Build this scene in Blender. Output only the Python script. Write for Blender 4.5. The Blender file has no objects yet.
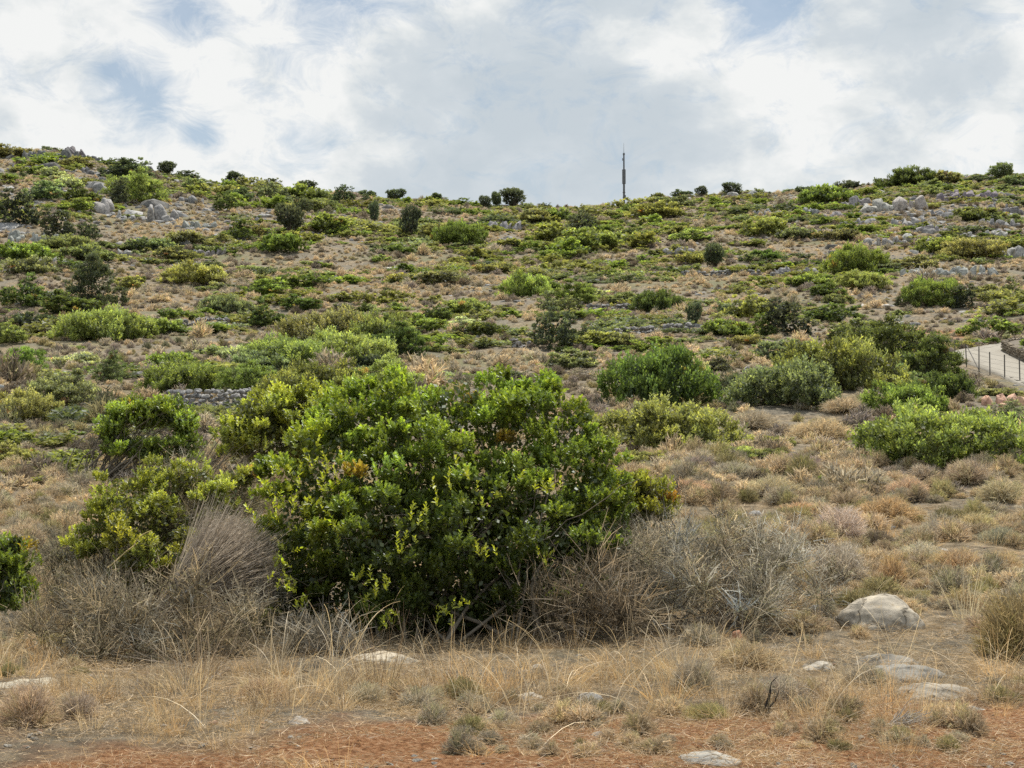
import bpy, math, random
import numpy as np
from mathutils import Vector

R = np.random.default_rng(7)
random.seed(7)
sc = bpy.context.scene
COL = bpy.context.scene.collection
PI = math.pi

# ------------------------------------------------------------------ camera geometry
FPX = 1400.0
EYE = np.array([0.0, 0.0, 1.6])
PITCH = math.atan((450 - 384) / FPX)
RIGHT = np.array([1.0, 0, 0])
FWD = np.array([0, math.cos(PITCH), math.sin(PITCH)])
UP = np.array([0, -math.sin(PITCH), math.cos(PITCH)])


def ray(px, py):
    d = FWD + RIGHT * ((px - 512) / FPX) + UP * ((384 - py) / FPX)
    return d / d[1]


# ------------------------------------------------------------------ noise
def _hash(ix, iy, iz, seed):
    h = (ix.astype(np.int64) * 374761393 + iy.astype(np.int64) * 668265263 + iz.astype(np.int64) * 2147483647 + seed * 1274126177) & 0xFFFFFFFF
    h = ((h ^ (h >> 13)) * 1274126177) & 0xFFFFFFFF
    h = ((h ^ (h >> 16)) * 2246822519) & 0xFFFFFFFF
    return ((h ^ (h >> 15)) & 0xFFFF) / 32767.5 - 1.0


def vnoise(p, seed=0):
    p = np.asarray(p, float)
    i = np.floor(p).astype(np.int64)
    f = p - i
    u = f * f * (3 - 2 * f)
    out = 0
    for a in (0, 1):
        for b in (0, 1):
            for c in (0, 1):
                w = (u[..., 0] if a else 1 - u[..., 0]) * (u[..., 1] if b else 1 - u[..., 1]) * (u[..., 2] if c else 1 - u[..., 2])
                out = out + w * _hash(i[..., 0] + a, i[..., 1] + b, i[..., 2] + c, seed)
    return out


def fbm(p, seed=0, octv=4):
    p = np.asarray(p, float)
    s, a = 0, 0.5
    for k in range(octv):
        s = s + a * vnoise(p, seed + k * 17)
        p = p * 2.03
        a *= 0.5
    return s


def n2(x, y, scale, seed=0, octv=3):
    x = np.asarray(x, float); y = np.asarray(y, float)
    return fbm(np.stack([x / scale, y / scale, np.zeros_like(x)], -1), seed, octv)


def sstep(a, b, x):
    t = np.clip((np.asarray(x, float) - a) / (b - a), 0, 1)
    return t * t * (3 - 2 * t)


# ------------------------------------------------------------------ terrain height
_YT = np.array([-80, 0, 7, 9, 12, 14.5, 18, 22, 28, 36, 44, 60, 75, 95, 130, 185, 240, 262, 280, 295, 320, 380, 700, 3000], float)
_PY = {7: 770, 9: 705, 12: 646, 14.5: 605, 18: 562, 22: 522, 28: 471, 36: 432, 44: 407, 60: 380, 75: 353, 95: 322, 130: 281, 185: 241, 240: 214, 262: 206.5, 280: 203}
_ZT = []
for y in _YT:
    if y in _PY:
        d = ray(512, _PY[y]); _ZT.append(EYE[2] + d[2] * y)
    elif y < 7:
        _ZT.append(0.0)
    else:
        _ZT.append({295: 51.2, 320: 50.5, 380: 45.0, 700: 20.0, 3000: -60.0}[int(y)])
_ZT = np.array(_ZT)
_yy = np.concatenate([np.linspace(-80, 30, 600), np.linspace(30.2, 400, 1200), np.linspace(402, 3000, 800)])
_zz = np.interp(_yy, _YT, _ZT)
_w = np.clip(np.abs(_yy) * 0.035, 0.3, 6)
_zz = np.array([np.mean(np.interp(np.linspace(y - w, y + w, 13), _YT, _ZT)) for y, w in zip(_yy, _w)])
_SX = np.array([-300, 0, 45, 80, 110, 150, 200, 250, 300, 350, 400, 450, 520, 560, 620, 660, 720, 800, 860, 900, 960, 1024, 1300], float)
_SY = np.array([150, 149, 147, 154, 163, 169, 180, 185, 189, 190, 199, 203, 207, 208, 208, 202, 196, 191, 187, 181, 179, 179, 185], float)
ROADC = (24.0, 68.0)


def H(x, Y):
    x = np.asarray(x, float); Y = np.asarray(Y, float)
    z = np.interp(Y, _yy, _zz)
    px = 512 + FPX * x / np.maximum(Y, 25)
    z = z + (204 - np.interp(px, _SX, _SY)) / FPX * np.clip(Y, 0, 290) * sstep(95, 275, Y) * (1 - sstep(320, 800, Y))
    dr = np.hypot((x - ROADC[0]) / 13, (Y - ROADC[1]) / 15)
    road = 1 - sstep(0.8, 1.4, dr)
    far = sstep(24, 90, Y)
    z = z + (0.05 + 0.05 * sstep(6, 14, Y)) * n2(x, Y, 1.6, 3) * (1 - road)
    z = z + 0.45 * sstep(14, 45, Y) * n2(x, Y, 9, 5) * (1 - road)
    z = z + 1.5 * sstep(70, 200, Y) * n2(x, Y, 30, 9)
    z = z + 1.0 * far * n2(x, Y, 6, 11, 2) * 0.35 * (1 - road)
    return z


_YS = np.exp(np.linspace(math.log(4.0), math.log(330), 4000))


def hit(px, py):
    d = ray(px, py)
    zr = EYE[2] + d[2] * _YS
    h = H(d[0] * _YS, _YS)
    k = np.argmax(zr < h)
    if zr[k] < h[k]:
        Y = _YS[k]
    else:
        s = _YS > 150
        Y = _YS[s][np.argmax((h[s] - EYE[2]) / _YS[s])]
    return d[0] * Y, Y, float(H(d[0] * Y, Y))


# ------------------------------------------------------------------ mesh helpers
def mk_mesh(name, V, quads=None, tris=None, col=None, smooth=False):
    me = bpy.data.meshes.new(name)
    V = np.asarray(V, np.float32)
    q = np.zeros((0, 4), np.int32) if quads is None else np.asarray(quads, np.int32)
    t = np.zeros((0, 3), np.int32) if tris is None else np.asarray(tris, np.int32)
    me.vertices.add(len(V)); me.vertices.foreach_set('co', V.ravel())
    nl = q.size + t.size
    me.loops.add(nl)
    me.loops.foreach_set('vertex_index', np.concatenate([q.ravel(), t.ravel()]).astype(np.int32))
    n = len(q) + len(t)
    me.polygons.add(n)
    st = np.concatenate([np.arange(len(q)) * 4, q.size + np.arange(len(t)) * 3]).astype(np.int32)
    me.polygons.foreach_set('loop_start', st)
    if smooth:
        me.polygons.foreach_set('use_smooth', np.ones(n, bool))
    me.update(calc_edges=True)
    if col is not None:
        a = me.attributes.new('tone', 'FLOAT_COLOR', 'POINT')
        c = np.ones((len(V), 4), np.float32); c[:, :3] = col
        a.data.foreach_set('color', c.ravel())
    return me


class Geo:
    def __init__(s):
        s.V = []; s.Q = []; s.T = []; s.C = []; s.n = 0

    def add(s, V, Q=None, T=None, C=(1, 1, 1)):
        V = np.asarray(V, float).reshape(-1, 3)
        if isinstance(T, np.ndarray) and T.dtype.kind == 'f': C, T = T, None      # third item of a strip or leaf set is its colours
        if Q is not None and len(Q): s.Q.append(np.asarray(Q) + s.n)
        if T is not None and len(T): s.T.append(np.asarray(T) + s.n)
        C = np.asarray(C, float)
        s.C.append(np.broadcast_to(C, V.shape) if C.ndim == 1 else C)
        s.V.append(V); s.n += len(V)
        return s

    def mesh(s, name, mat, smooth=False):
        me = mk_mesh(name, np.concatenate(s.V), np.concatenate(s.Q) if s.Q else None, np.concatenate(s.T) if s.T else None, np.concatenate(s.C), smooth)
        me.materials.append(mat)
        return me


def unit(v):
    return v / np.maximum(np.linalg.norm(v, axis=-1, keepdims=True), 1e-9)


def rdir(n):
    return unit(R.normal(size=(n, 3)))


def leaves(P, A, N, L, W, C, oval=True):
    """P base (n,3), A axis, N face normal, L length, W half width, C colours -> verts, quads, cols"""
    n = len(P)
    A = unit(A); S = unit(np.cross(A, N)); N = np.cross(S, A)
    L = np.broadcast_to(L, n)[:, None]; W = np.broadcast_to(W, n)[:, None]
    if oval:
        up = N * W * 0.35
        V = np.stack([P, P + A * L * .32 + S * W + up, P + A * L * .74 + S * W * .82 + up, P + A * L - N * L * .06,
                      P + A * L * .74 - S * W * .82 + up, P + A * L * .32 - S * W + up], 1)
        b = (np.arange(n) * 6)[:, None]
        Q = np.concatenate([b + [0, 3, 2, 1], b + [0, 5, 4, 3]], 0)
        k = 6
    else:
        V = np.stack([P, P + A * L * .55 + S * W, P + A * L, P + A * L * .55 - S * W], 1)
        b = (np.arange(n) * 4)[:, None]
        Q = b + [0, 3, 2, 1]
        k = 4
    return V.reshape(-1, 3), Q, np.repeat(C, k, 0)


def ribbons(P, D, L, W, C, segs=2, bend=0.2, droop=0.0, taper=0.35):
    """thin curved strips from P along D"""
    n = len(P)
    D = unit(D)
    B = rdir(n); B = unit(B - D * np.sum(B * D, -1, keepdims=True))
    S = np.cross(D, B)
    L = np.broadcast_to(L, n)[:, None]; W = np.broadcast_to(W, n)[:, None]
    pts = []
    for k in range(segs + 1):
        t = k / segs
        c = P + D * L * t + B * L * bend * t * t
        c = c - np.array([0, 0, 1.0]) * L * droop * t ** 2.2
        w = W * (1 - (1 - taper) * t)
        pts += [c + S * w, c - S * w]
    V = np.stack(pts, 1)
    m = 2 * (segs + 1)
    b = (np.arange(n) * m)[:, None]
    Q = np.concatenate([b + [2 * k, 2 * k + 1, 2 * k + 3, 2 * k + 2] for k in range(segs)], 0)
    return V.reshape(-1, 3), Q, np.repeat(C, m, 0)


def tubes(paths, radii, C, sides=5):
    """paths (n,m,3) radii (n,m)"""
    n, m, _ = paths.shape
    T = unit(np.gradient(paths, axis=1))
    ref = np.where(np.abs(T[..., 2:3]) > .9, np.array([1., 0, 0]), np.array([0, 0, 1.]))
    A = unit(np.cross(T, ref)); B = np.cross(T, A)
    an = np.arange(sides) * 2 * PI / sides
    V = paths[:, :, None] + radii[:, :, None, None] * (A[:, :, None] * np.cos(an)[:, None] + B[:, :, None] * np.sin(an)[:, None])
    base = (np.arange(n) * m * sides)[:, None, None]
    i = np.arange(m - 1)[None, :, None]; j = np.arange(sides)[None, None, :]; j2 = (j + 1) % sides
    Q = np.stack([base + i * sides + j, base + i * sides + j2, base + (i + 1) * sides + j2, base + (i + 1) * sides + j], -1).reshape(-1, 4)
    return V.reshape(-1, 3), Q, np.broadcast_to(np.asarray(C, float), (V.size // 3, 3))


def icosphere(sub):
    import bmesh
    bm = bmesh.new(); bmesh.ops.create_icosphere(bm, subdivisions=sub, radius=1)
    V = np.array([v.co[:] for v in bm.verts]); T = np.array([[v.index for v in f.verts] for f in bm.faces]); bm.free()
    return V, T


ICO = {k: icosphere(k) for k in (1, 2, 3, 4, 5)}


def hull_rock(seed):
    """angular block: hull of random points, edges softened by one cut level"""
    import bmesh
    r = np.random.default_rng(seed)
    p = r.normal(size=(16, 3)); p = p / np.linalg.norm(p, axis=1, keepdims=True) * r.uniform(.75, 1.15, (16, 1))
    p = np.clip(p, -.82, .82)
    bm = bmesh.new()
    for q in p: bm.verts.new(q)
    bmesh.ops.convex_hull(bm, input=bm.verts)
    bmesh.ops.delete(bm, geom=[v for v in bm.verts if not v.link_faces], context='VERTS')
    bmesh.ops.bevel(bm, geom=list(bm.edges), offset=.06, segments=1, affect='EDGES', clamp_overlap=True)
    bmesh.ops.triangulate(bm, faces=bm.faces)
    bmesh.ops.subdivide_edges(bm, edges=bm.edges, cuts=1)
    bmesh.ops.triangulate(bm, faces=bm.faces)
    bm.verts.index_update()
    V = np.array([v.co[:] for v in bm.verts]); T = np.array([[v.index for v in f.verts] for f in bm.faces]); bm.free()
    V = V * (1 + .10 * fbm(V * 2.6 + seed, seed, 3))[:, None]
    return V, T


HULLS = [hull_rock(k) for k in range(30)]


def rock_verts(sub, scale, seed, rough=.25, cuts=6, flat=0.0):
    if sub <= 2:
        V, T = HULLS[seed % 30]
        return V * np.asarray(scale) * 1.05, T
    V, T = ICO[sub]
    V = V.copy()
    r = np.random.default_rng(seed)
    for k in range(cuts):                       # flat facets
        n = unit(r.normal(size=3)); d = r.uniform(.55, .85)
        h = V @ n
        V = V - np.maximum(h - d, 0)[:, None] * n * .85
    o = r.uniform(-50, 50, 3)
    V = V * (1 + rough * fbm(V * 1.6 + o, seed, 3)[:, None] + rough * .45 * fbm(V * 5 + o, seed + 5, 3)[:, None])
    if flat: V[:, 2] = np.where(V[:, 2] > 0, V[:, 2] * (1 - flat), V[:, 2])
    return V * np.asarray(scale), T


# ------------------------------------------------------------------ materials
def new_mat(name):
    m = bpy.data.materials.new(name); m.use_nodes = True
    nt = m.node_tree; nt.nodes.clear()
    return m, nt, nt.nodes, nt.links


def nd(ns, t, **kw):
    n = ns.new(t)
    for k, v in kw.items():
        if k in n.inputs: n.inputs[k].default_value = v
        else: setattr(n, k, v)
    return n


def mixc(nt, a, b, fac, mode='MIX'):
    n = nt.nodes.new('ShaderNodeMix'); n.data_type = 'RGBA'; n.blend_type = mode
    for sock, v in ((n.inputs[6], a), (n.inputs[7], b), (n.inputs[0], fac)):
        if hasattr(v, 'is_output'): nt.links.new(v, sock)
        elif isinstance(v, (int, float)): sock.default_value = v
        else: sock.default_value = (*v, 1)
    return n.outputs[2]


def ramp(nt, fac, stops):
    n = nt.nodes.new('ShaderNodeValToRGB')
    e = n.color_ramp.elements
    while len(e) > 1: e.remove(e[-1])
    for i, (p, c) in enumerate(stops):
        el = e[0] if i == 0 else e.new(p)
        el.position = p; el.color = (*c, 1) if len(c) == 3 else c
    nt.links.new(fac, n.inputs[0])
    return n.outputs[0]


def noise(nt, vec, scale, detail=4, rough=.55, out=0, lac=2.0):
    n = nt.nodes.new('ShaderNodeTexNoise')
    n.inputs['Scale'].default_value = scale; n.inputs['Detail'].default_value = detail; n.inputs['Roughness'].default_value = rough
    if vec is not None: nt.links.new(vec, n.inputs['Vector'])
    return n.outputs[out]


def plant_mat(name, src, translucent=.35, gloss=.0, rough=.45, back=(1.0, 1.15, .5)):
    """src 'OBJECT' (object colour) or 'INSTANCER' (tint attribute of the scatter)"""
    m, nt, ns, ln = new_mat(name)
    out = nd(ns, 'ShaderNodeOutputMaterial')
    at = nd(ns, 'ShaderNodeAttribute', attribute_name='tone')
    if src == 'OBJECT':
        t = nd(ns, 'ShaderNodeObjectInfo').outputs['Color']
    else:
        a2 = nd(ns, 'ShaderNodeAttribute', attribute_name='tint'); a2.attribute_type = 'INSTANCER'; t = a2.outputs['Color']
    c = mixc(nt, at.outputs['Color'], t, 1.0, 'MULTIPLY')
    d = nd(ns, 'ShaderNodeBsdfDiffuse'); ln.new(c, d.inputs['Color'])
    cur = d.outputs[0]
    if translucent > 0:
        tr = nd(ns, 'ShaderNodeBsdfTranslucent'); ln.new(mixc(nt, c, back, 1.0, 'MULTIPLY'), tr.inputs['Color'])
        mx = nd(ns, 'ShaderNodeMixShader'); mx.inputs[0].default_value = translucent
        ln.new(cur, mx.inputs[1]); ln.new(tr.outputs[0], mx.inputs[2]); cur = mx.outputs[0]
    if gloss > 0:
        g = nd(ns, 'ShaderNodeBsdfGlossy'); g.inputs['Roughness'].default_value = rough; g.inputs['Color'].default_value = (.9, .95, 1, 1)
        mx = nd(ns, 'ShaderNodeMixShader'); mx.inputs[0].default_value = gloss
        ln.new(cur, mx.inputs[1]); ln.new(g.outputs[0], mx.inputs[2]); cur = mx.outputs[0]
    ln.new(cur, out.inputs[0])
    return m


M_LEAF = plant_mat('leaf', 'OBJECT', .48, .02, .5, (1.2, 1.25, .6))
M_GLOSS = plant_mat('glossy_leaf', 'OBJECT', .45, .045, .45, (1.25, 1.25, .5))
M_TWIG = plant_mat('twig', 'OBJECT', .38, 0, back=(1.05, 1, .92))
M_BARK = plant_mat('bark', 'OBJECT', 0)
I_SCRUB = plant_mat('scrub_twig', 'INSTANCER', .38, 0, back=(1.05, 1, .92))
I_GRASS = plant_mat('dry_blade', 'INSTANCER', .35, .03, .5, back=(1.1, 1, .8))
I_LEAF = plant_mat('low_leaf', 'INSTANCER', .45, .02, .45, (1.25, 1.3, .55))


def rock_mat(name, src, warm=False):
    m, nt, ns, ln = new_mat(name)
    out = nd(ns, 'ShaderNodeOutputMaterial'); b = nd(ns, 'ShaderNodeBsdfPrincipled'); b.inputs['Roughness'].default_value = .9
    b.inputs['Specular IOR Level'].default_value = .2
    pos = nd(ns, 'ShaderNodeNewGeometry').outputs['Position'] if src == 'OBJECT' else nd(ns, 'ShaderNodeTexCoord').outputs['Object']
    if src == 'OBJECT': t = nd(ns, 'ShaderNodeObjectInfo').outputs['Color']
    else:
        a2 = nd(ns, 'ShaderNodeAttribute', attribute_name='tint'); a2.attribute_type = 'INSTANCER'; t = a2.outputs['Color']
    n1 = noise(nt, pos, 2.2, 6, .65); n2_ = noise(nt, pos, 14, 5, .7); n3 = noise(nt, pos, 5.5, 4, .6)
    c = ramp(nt, n1, [(.3, (.19, .188, .18)), (.48, (.34, .333, .315)), (.62, (.47, .455, .415)), (.75, (.37, .325, .26))])
    c = mixc(nt, c, (.075, .075, .07), ramp(nt, n3, [(.52, (0, 0, 0)), (.68, (.75, .75, .75))]))
    c = mixc(nt, c, (.36, .28, .15), ramp(nt, n2_, [(.58, (0, 0, 0)), (.72, (.5, .5, .5))]))
    c = mixc(nt, c, t, 1.0, 'MULTIPLY')
    ln.new(c, b.inputs['Base Color'])
    bp = nd(ns, 'ShaderNodeBump'); bp.inputs['Strength'].default_value = .6; bp.inputs['Distance'].default_value = .035
    vo = nd(ns, 'ShaderNodeTexVoronoi'); vo.feature = 'DISTANCE_TO_EDGE'; vo.inputs['Scale'].default_value = 3.2
    wv = mixc(nt, pos, noise(nt, pos, 3, 5, .6, 1), .25); ln.new(wv, vo.inputs['Vector'])
    crk = ramp(nt, vo.outputs['Distance'], [(.0, (0, 0, 0)), (.035, (1, 1, 1))])
    hgt = mixc(nt, noise(nt, pos, 9, 10, .78), crk, 1.0, 'MULTIPLY')
    ln.new(mixc(nt, c, mixc(nt, (.45, .42, .38), (1, 1, 1), crk), .8, 'MULTIPLY'), b.inputs['Base Color'])
    ln.new(hgt, bp.inputs['Height']); ln.new(bp.outputs[0], b.inputs['Normal'])
    ln.new(b.outputs[0], out.inputs[0])
    return m


M_ROCK = rock_mat('limestone', 'OBJECT')
I_ROCK = rock_mat('loose_limestone', 'INSTANCER')


def plain_mat(name, stops, scale=8, rough=.8, bump=.2, metal=0):
    m, nt, ns, ln = new_mat(name)
    out = nd(ns, 'ShaderNodeOutputMaterial'); b = nd(ns, 'ShaderNodeBsdfPrincipled')
    b.inputs['Roughness'].default_value = rough; b.inputs['Metallic'].default_value = metal
    pos = nd(ns, 'ShaderNodeNewGeometry').outputs['Position']
    ln.new(ramp(nt, noise(nt, pos, scale, 6, .65), stops), b.inputs['Base Color'])
    bp = nd(ns, 'ShaderNodeBump'); bp.inputs['Strength'].default_value = bump; bp.inputs['Distance'].default_value = .03
    ln.new(noise(nt, pos, scale * 4, 6, .7), bp.inputs['Height']); ln.new(bp.outputs[0], b.inputs['Normal'])
    ln.new(b.outputs[0], out.inputs[0])
    return m


M_CONC = plain_mat('concrete', [(.3, (.19, .17, .135)), (.55, (.27, .245, .20)), (.7, (.22, .20, .16))], 1.2)
M_STEEL = plain_mat('galvanised_steel', [(.35, (.10, .105, .11)), (.65, (.17, .175, .18))], 6, .55, .05, .3)
M_POST = plain_mat('dark_post_metal', [(.35, (.07, .065, .06)), (.65, (.14, .125, .11))], 6, .7, .1)


def ground_mat():
    m, nt, ns, ln = new_mat('hillside_soil')
    out = nd(ns, 'ShaderNodeOutputMaterial'); b = nd(ns, 'ShaderNodeBsdfPrincipled'); b.inputs['Roughness'].default_value = .95
    b.inputs['Specular IOR Level'].default_value = .1
    pos = nd(ns, 'ShaderNodeNewGeometry').outputs['Position']
    zone = nd(ns, 'ShaderNodeAttribute', attribute_name='tone')      # r: bare red soil
    sep = nd(ns, 'ShaderNodeSeparateColor'); ln.new(zone.outputs['Color'], sep.inputs[0])
    big = noise(nt, pos, .07, 5, .6); mid = noise(nt, pos, .45, 6, .65); fine = noise(nt, pos, 5, 8, .7); tiny = noise(nt, pos, 28, 6, .7)
    straw = ramp(nt, fine, [(.38, (.10, .078, .052)), (.5, (.22, .175, .115)), (.62, (.38, .30, .20))])
    scrub = ramp(nt, fine, [(.32, (.09, .08, .065)), (.5, (.18, .16, .125)), (.68, (.28, .25, .20))])
    red = ramp(nt, tiny, [(.34, (.10, .045, .02)), (.5, (.31, .15, .068)), (.66, (.50, .31, .18))])
    c = mixc(nt, straw, scrub, ramp(nt, mid, [(.42, (0, 0, 0)), (.58, (1, 1, 1))]))
    c = mixc(nt, c, (.14, .15, .07), ramp(nt, big, [(.52, (0, 0, 0)), (.66, (.55, .55, .55))]))
    rm = nd(ns, 'ShaderNodeMath', operation='ADD'); ln.new(sep.outputs[0], rm.inputs[0])
    mm = nd(ns, 'ShaderNodeMath', operation='MULTIPLY_ADD'); ln.new(mid, mm.inputs[0]); mm.inputs[1].default_value = 1.6; mm.inputs[2].default_value = -.8
    ln.new(mm.outputs[0], rm.inputs[1])
    c = mixc(nt, c, red, ramp(nt, rm.outputs[0], [(.35, (0, 0, 0)), (.6, (1, 1, 1))]))
    ln.new(c, b.inputs['Base Color'])
    bp = nd(ns, 'ShaderNodeBump'); bp.inputs['Strength'].default_value = .8; bp.inputs['Distance'].default_value = .05
    ln.new(noise(nt, pos, 16, 10, .8), bp.inputs['Height']); bp.inputs['Strength'].default_value = 1.0; ln.new(bp.outputs[0], b.inputs['Normal'])
    ln.new(b.outputs[0], out.inputs[0])
    return m


# ------------------------------------------------------------------ object helpers
def obj(name, me, parent=None, color=None):
    o = bpy.data.objects.new(name, me); COL.objects.link(o)
    if parent is not None: o.parent = parent
    if color is not None: o.color = (*color, 1)
    return o


def tag(o, label=None, cat=None, group=None, kind=None):
    if label: o['label'] = label
    if cat: o['category'] = cat
    if group: o['group'] = group
    if kind: o['kind'] = kind
    return o


# ------------------------------------------------------------------ ground
def axis_levels(parts):
    return np.unique(np.concatenate([np.arange(a, b, s) for a, b, s in parts]))


ys = np.concatenate([np.array([-60, -30, -12, -4, 0, 2, 4]), np.arange(5, 16, .09), np.exp(np.linspace(math.log(16), math.log(330), 330)), np.array([345, 370, 420, 520, 700, 1000, 1600, 2900])])
xp = np.concatenate([np.arange(0, 7, .11), np.exp(np.linspace(math.log(7), math.log(170), 130)), np.array([200, 300, 500, 900, 1800])])
xs = np.concatenate([-xp[:0:-1], xp])
GX, GY = np.meshgrid(xs, ys)
GZ = H(GX, GY)
near = (GY > 5) & (GY < 18) & (np.abs(GX) < 9)
GZ = GZ + np.where(near, .035 * n2(GX, GY, .3, 23) + .03 * np.abs(n2(GX, GY, .9, 24)), 0)
ny, nx = GX.shape
idx = np.arange(ny * nx).reshape(ny, nx)
Q = np.stack([idx[:-1, :-1], idx[:-1, 1:], idx[1:, 1:], idx[1:, :-1]], -1).reshape(-1, 4)
zone = np.zeros((ny * nx, 3))
gx, gy = GX.ravel(), GY.ravel()
zone[:, 0] = .25 * np.clip(2.2 * n2(gx, gy, 1.9, 77), 0, 1) * (1 - sstep(11, 14, gy)) + .62 * (1 - sstep(7.5, 9.3, gy - 0.28 * gx - .45 * np.minimum(gx + .6, 0))) + .18 * (1 - sstep(8, 12, gy)) \
    + .5 * np.exp(-(((gx - 27) / 6) ** 2 + ((gy - 88) / 9) ** 2)) + .3 * np.exp(-(((gx - 14) / 5) ** 2 + ((gy - 40) / 6) ** 2))
me = mk_mesh('ground', np.stack([gx, gy, GZ.ravel()], -1), Q, None, zone, True)
me.materials.append(ground_mat())
tag(obj('ground', me), kind='structure')

# ------------------------------------------------------------------ shrub geometry
C_NEW = np.array([1.85, 1.75, 1.15]); C_OLD = np.array([1.02, 1.05, 1.05])


def crown_points(lobes, n, depth=.45, rough=.22, seed=0, up_bias=.15, floor=None, gap=-.62):
    lobes = np.asarray(lobes, float)           # cx cy cz rx ry rz
    area = (lobes[:, 3] * lobes[:, 4] + lobes[:, 3] * lobes[:, 5] + lobes[:, 4] * lobes[:, 5])
    Ps, Ns, Ds = [], [], []
    got = 0
    for it in range(12):
        m = int(n * 1.3) + 50
        k = R.choice(len(lobes), m, p=area / area.sum())
        u = R.normal(size=(m, 3)); u[:, 2] += up_bias; u = unit(u)
        c = lobes[k, :3]; r = lobes[k, 3:]
        rel = 1 - depth * R.random(m) ** 1.7
        bump = 1 + rough * fbm(u * 2.2 + k[:, None] * 7.3 + seed, seed, 3)
        p = c + u * r * (rel * bump)[:, None]
        keep = np.ones(m, bool)
        for j in range(len(lobes)):
            q = np.linalg.norm((p - lobes[j, :3]) / lobes[j, 3:], axis=1)
            keep &= (q > (1 - depth) * .97) | (k == j)
        keep &= vnoise(p / (lobes[:, 3].mean() * .42) + seed, seed + 3) > gap
        if floor is not None: keep &= p[:, 2] > floor
        Ps.append(p[keep]); Ns.append(unit(u / r)[keep]); Ds.append(rel[keep])
        got += keep.sum()
        if got >= n: break
    return np.concatenate(Ps)[:n], np.concatenate(Ns)[:n], np.concatenate(Ds)[:n]


def clumped(lobes, m, q, rad, depth=.45, rough=.3, seed=0, floor=None, flat=.6, gap=-.5, hue=.0):
    """m clumps on the crown, q sprigs in each: lit pads with dark gaps between"""
    P, N, rel = crown_points(lobes, m, depth, rough, seed, .3, floor, gap)
    m = len(P)
    o = R.normal(size=(m, q, 3)); o[..., 2] = np.abs(o[..., 2]) * 1.0 - .25; o = unit(o)
    r = rad * R.uniform(.6, 1.35, (m, 1, 1)) * R.uniform(.35, 1, (m, q, 1)) ** .5
    p = P[:, None] + o * r * np.array([1, 1, flat])
    nn = unit(o * .9 + N[:, None] * .5 + np.array([0, 0, .35]))
    tone = np.repeat(R.uniform(.62, 1.3, (m, 1)), q, 1) * (.72 + .38 * np.clip(o[..., 2] + .3, 0, 1))  # pad tops toned lighter and undersides darker, as if lit from above
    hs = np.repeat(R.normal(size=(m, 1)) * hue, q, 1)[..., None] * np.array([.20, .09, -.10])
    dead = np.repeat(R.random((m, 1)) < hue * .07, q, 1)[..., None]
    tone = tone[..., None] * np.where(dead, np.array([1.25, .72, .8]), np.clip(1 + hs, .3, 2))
    p, nn, rr, tone = p.reshape(-1, 3), nn.reshape(-1, 3), np.repeat(np.clip(rel + .15, 0, 1), q), tone.reshape(-1, 3)
    if floor is not None:
        k = p[:, 2] > floor; p, nn, rr, tone = p[k], nn[k], rr[k], tone[k]
    return p, nn, rr, tone


def sprigs(P, N, rel, k, L, W, spread=.9, stem=2.4, newf=.2, colf=None, oval=True, tone=None):
    """k leaves round each sprig tip; returns verts, quads, colours"""
    n = len(P)
    d = unit(N * .8 + np.array([0, 0, .75]) + R.normal(size=(n, 3)) * .35)
    j = np.arange(k)
    t = (j + .3) / k
    base = P[:, None] - d[:, None] * (L * stem * (1 - t))[None, :, None]
    ref = rdir(n)[:, None]
    a = unit(np.cross(d[:, None], ref)); b = np.cross(d[:, None], a)
    ph = (j * 2.4)[None, :, None] + R.random((n, 1, 1)) * 6.28
    rad = a * np.cos(ph) + b * np.sin(ph)
    tilt = (spread * (1.25 - .7 * t))[None, :, None]
    A = d[:, None] + rad * tilt + R.normal(size=(n, k, 3)) * .18
    NN = d[:, None] * 1.0 - rad * .6 + np.array([0, 0, .3]) + R.normal(size=(n, k, 3)) * .25
    Ls = L * R.uniform(.55, 1.35, (n, k)) * (1.15 - .45 * t)[None]
    s = (R.random(n) < newf)
    f = np.where(s, R.uniform(.4, 1, n), R.uniform(0, .3, n))
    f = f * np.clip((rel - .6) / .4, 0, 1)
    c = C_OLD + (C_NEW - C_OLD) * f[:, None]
    c = c * (0.8 + .4 * R.random((n, 1)))
    if tone is not None: c = c * tone
    c = np.repeat(c[:, None], k, 1) * R.uniform(.62, 1.38, (n, k, 1))
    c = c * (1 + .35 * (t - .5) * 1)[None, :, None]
    if colf is not None: c = c * colf(P)[:, None]
    c = np.clip(c, 0, 3)
    return leaves(base.reshape(-1, 3), A.reshape(-1, 3), NN.reshape(-1, 3), Ls.ravel(), (Ls * W).ravel(), c.reshape(-1, 3), oval)


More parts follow.
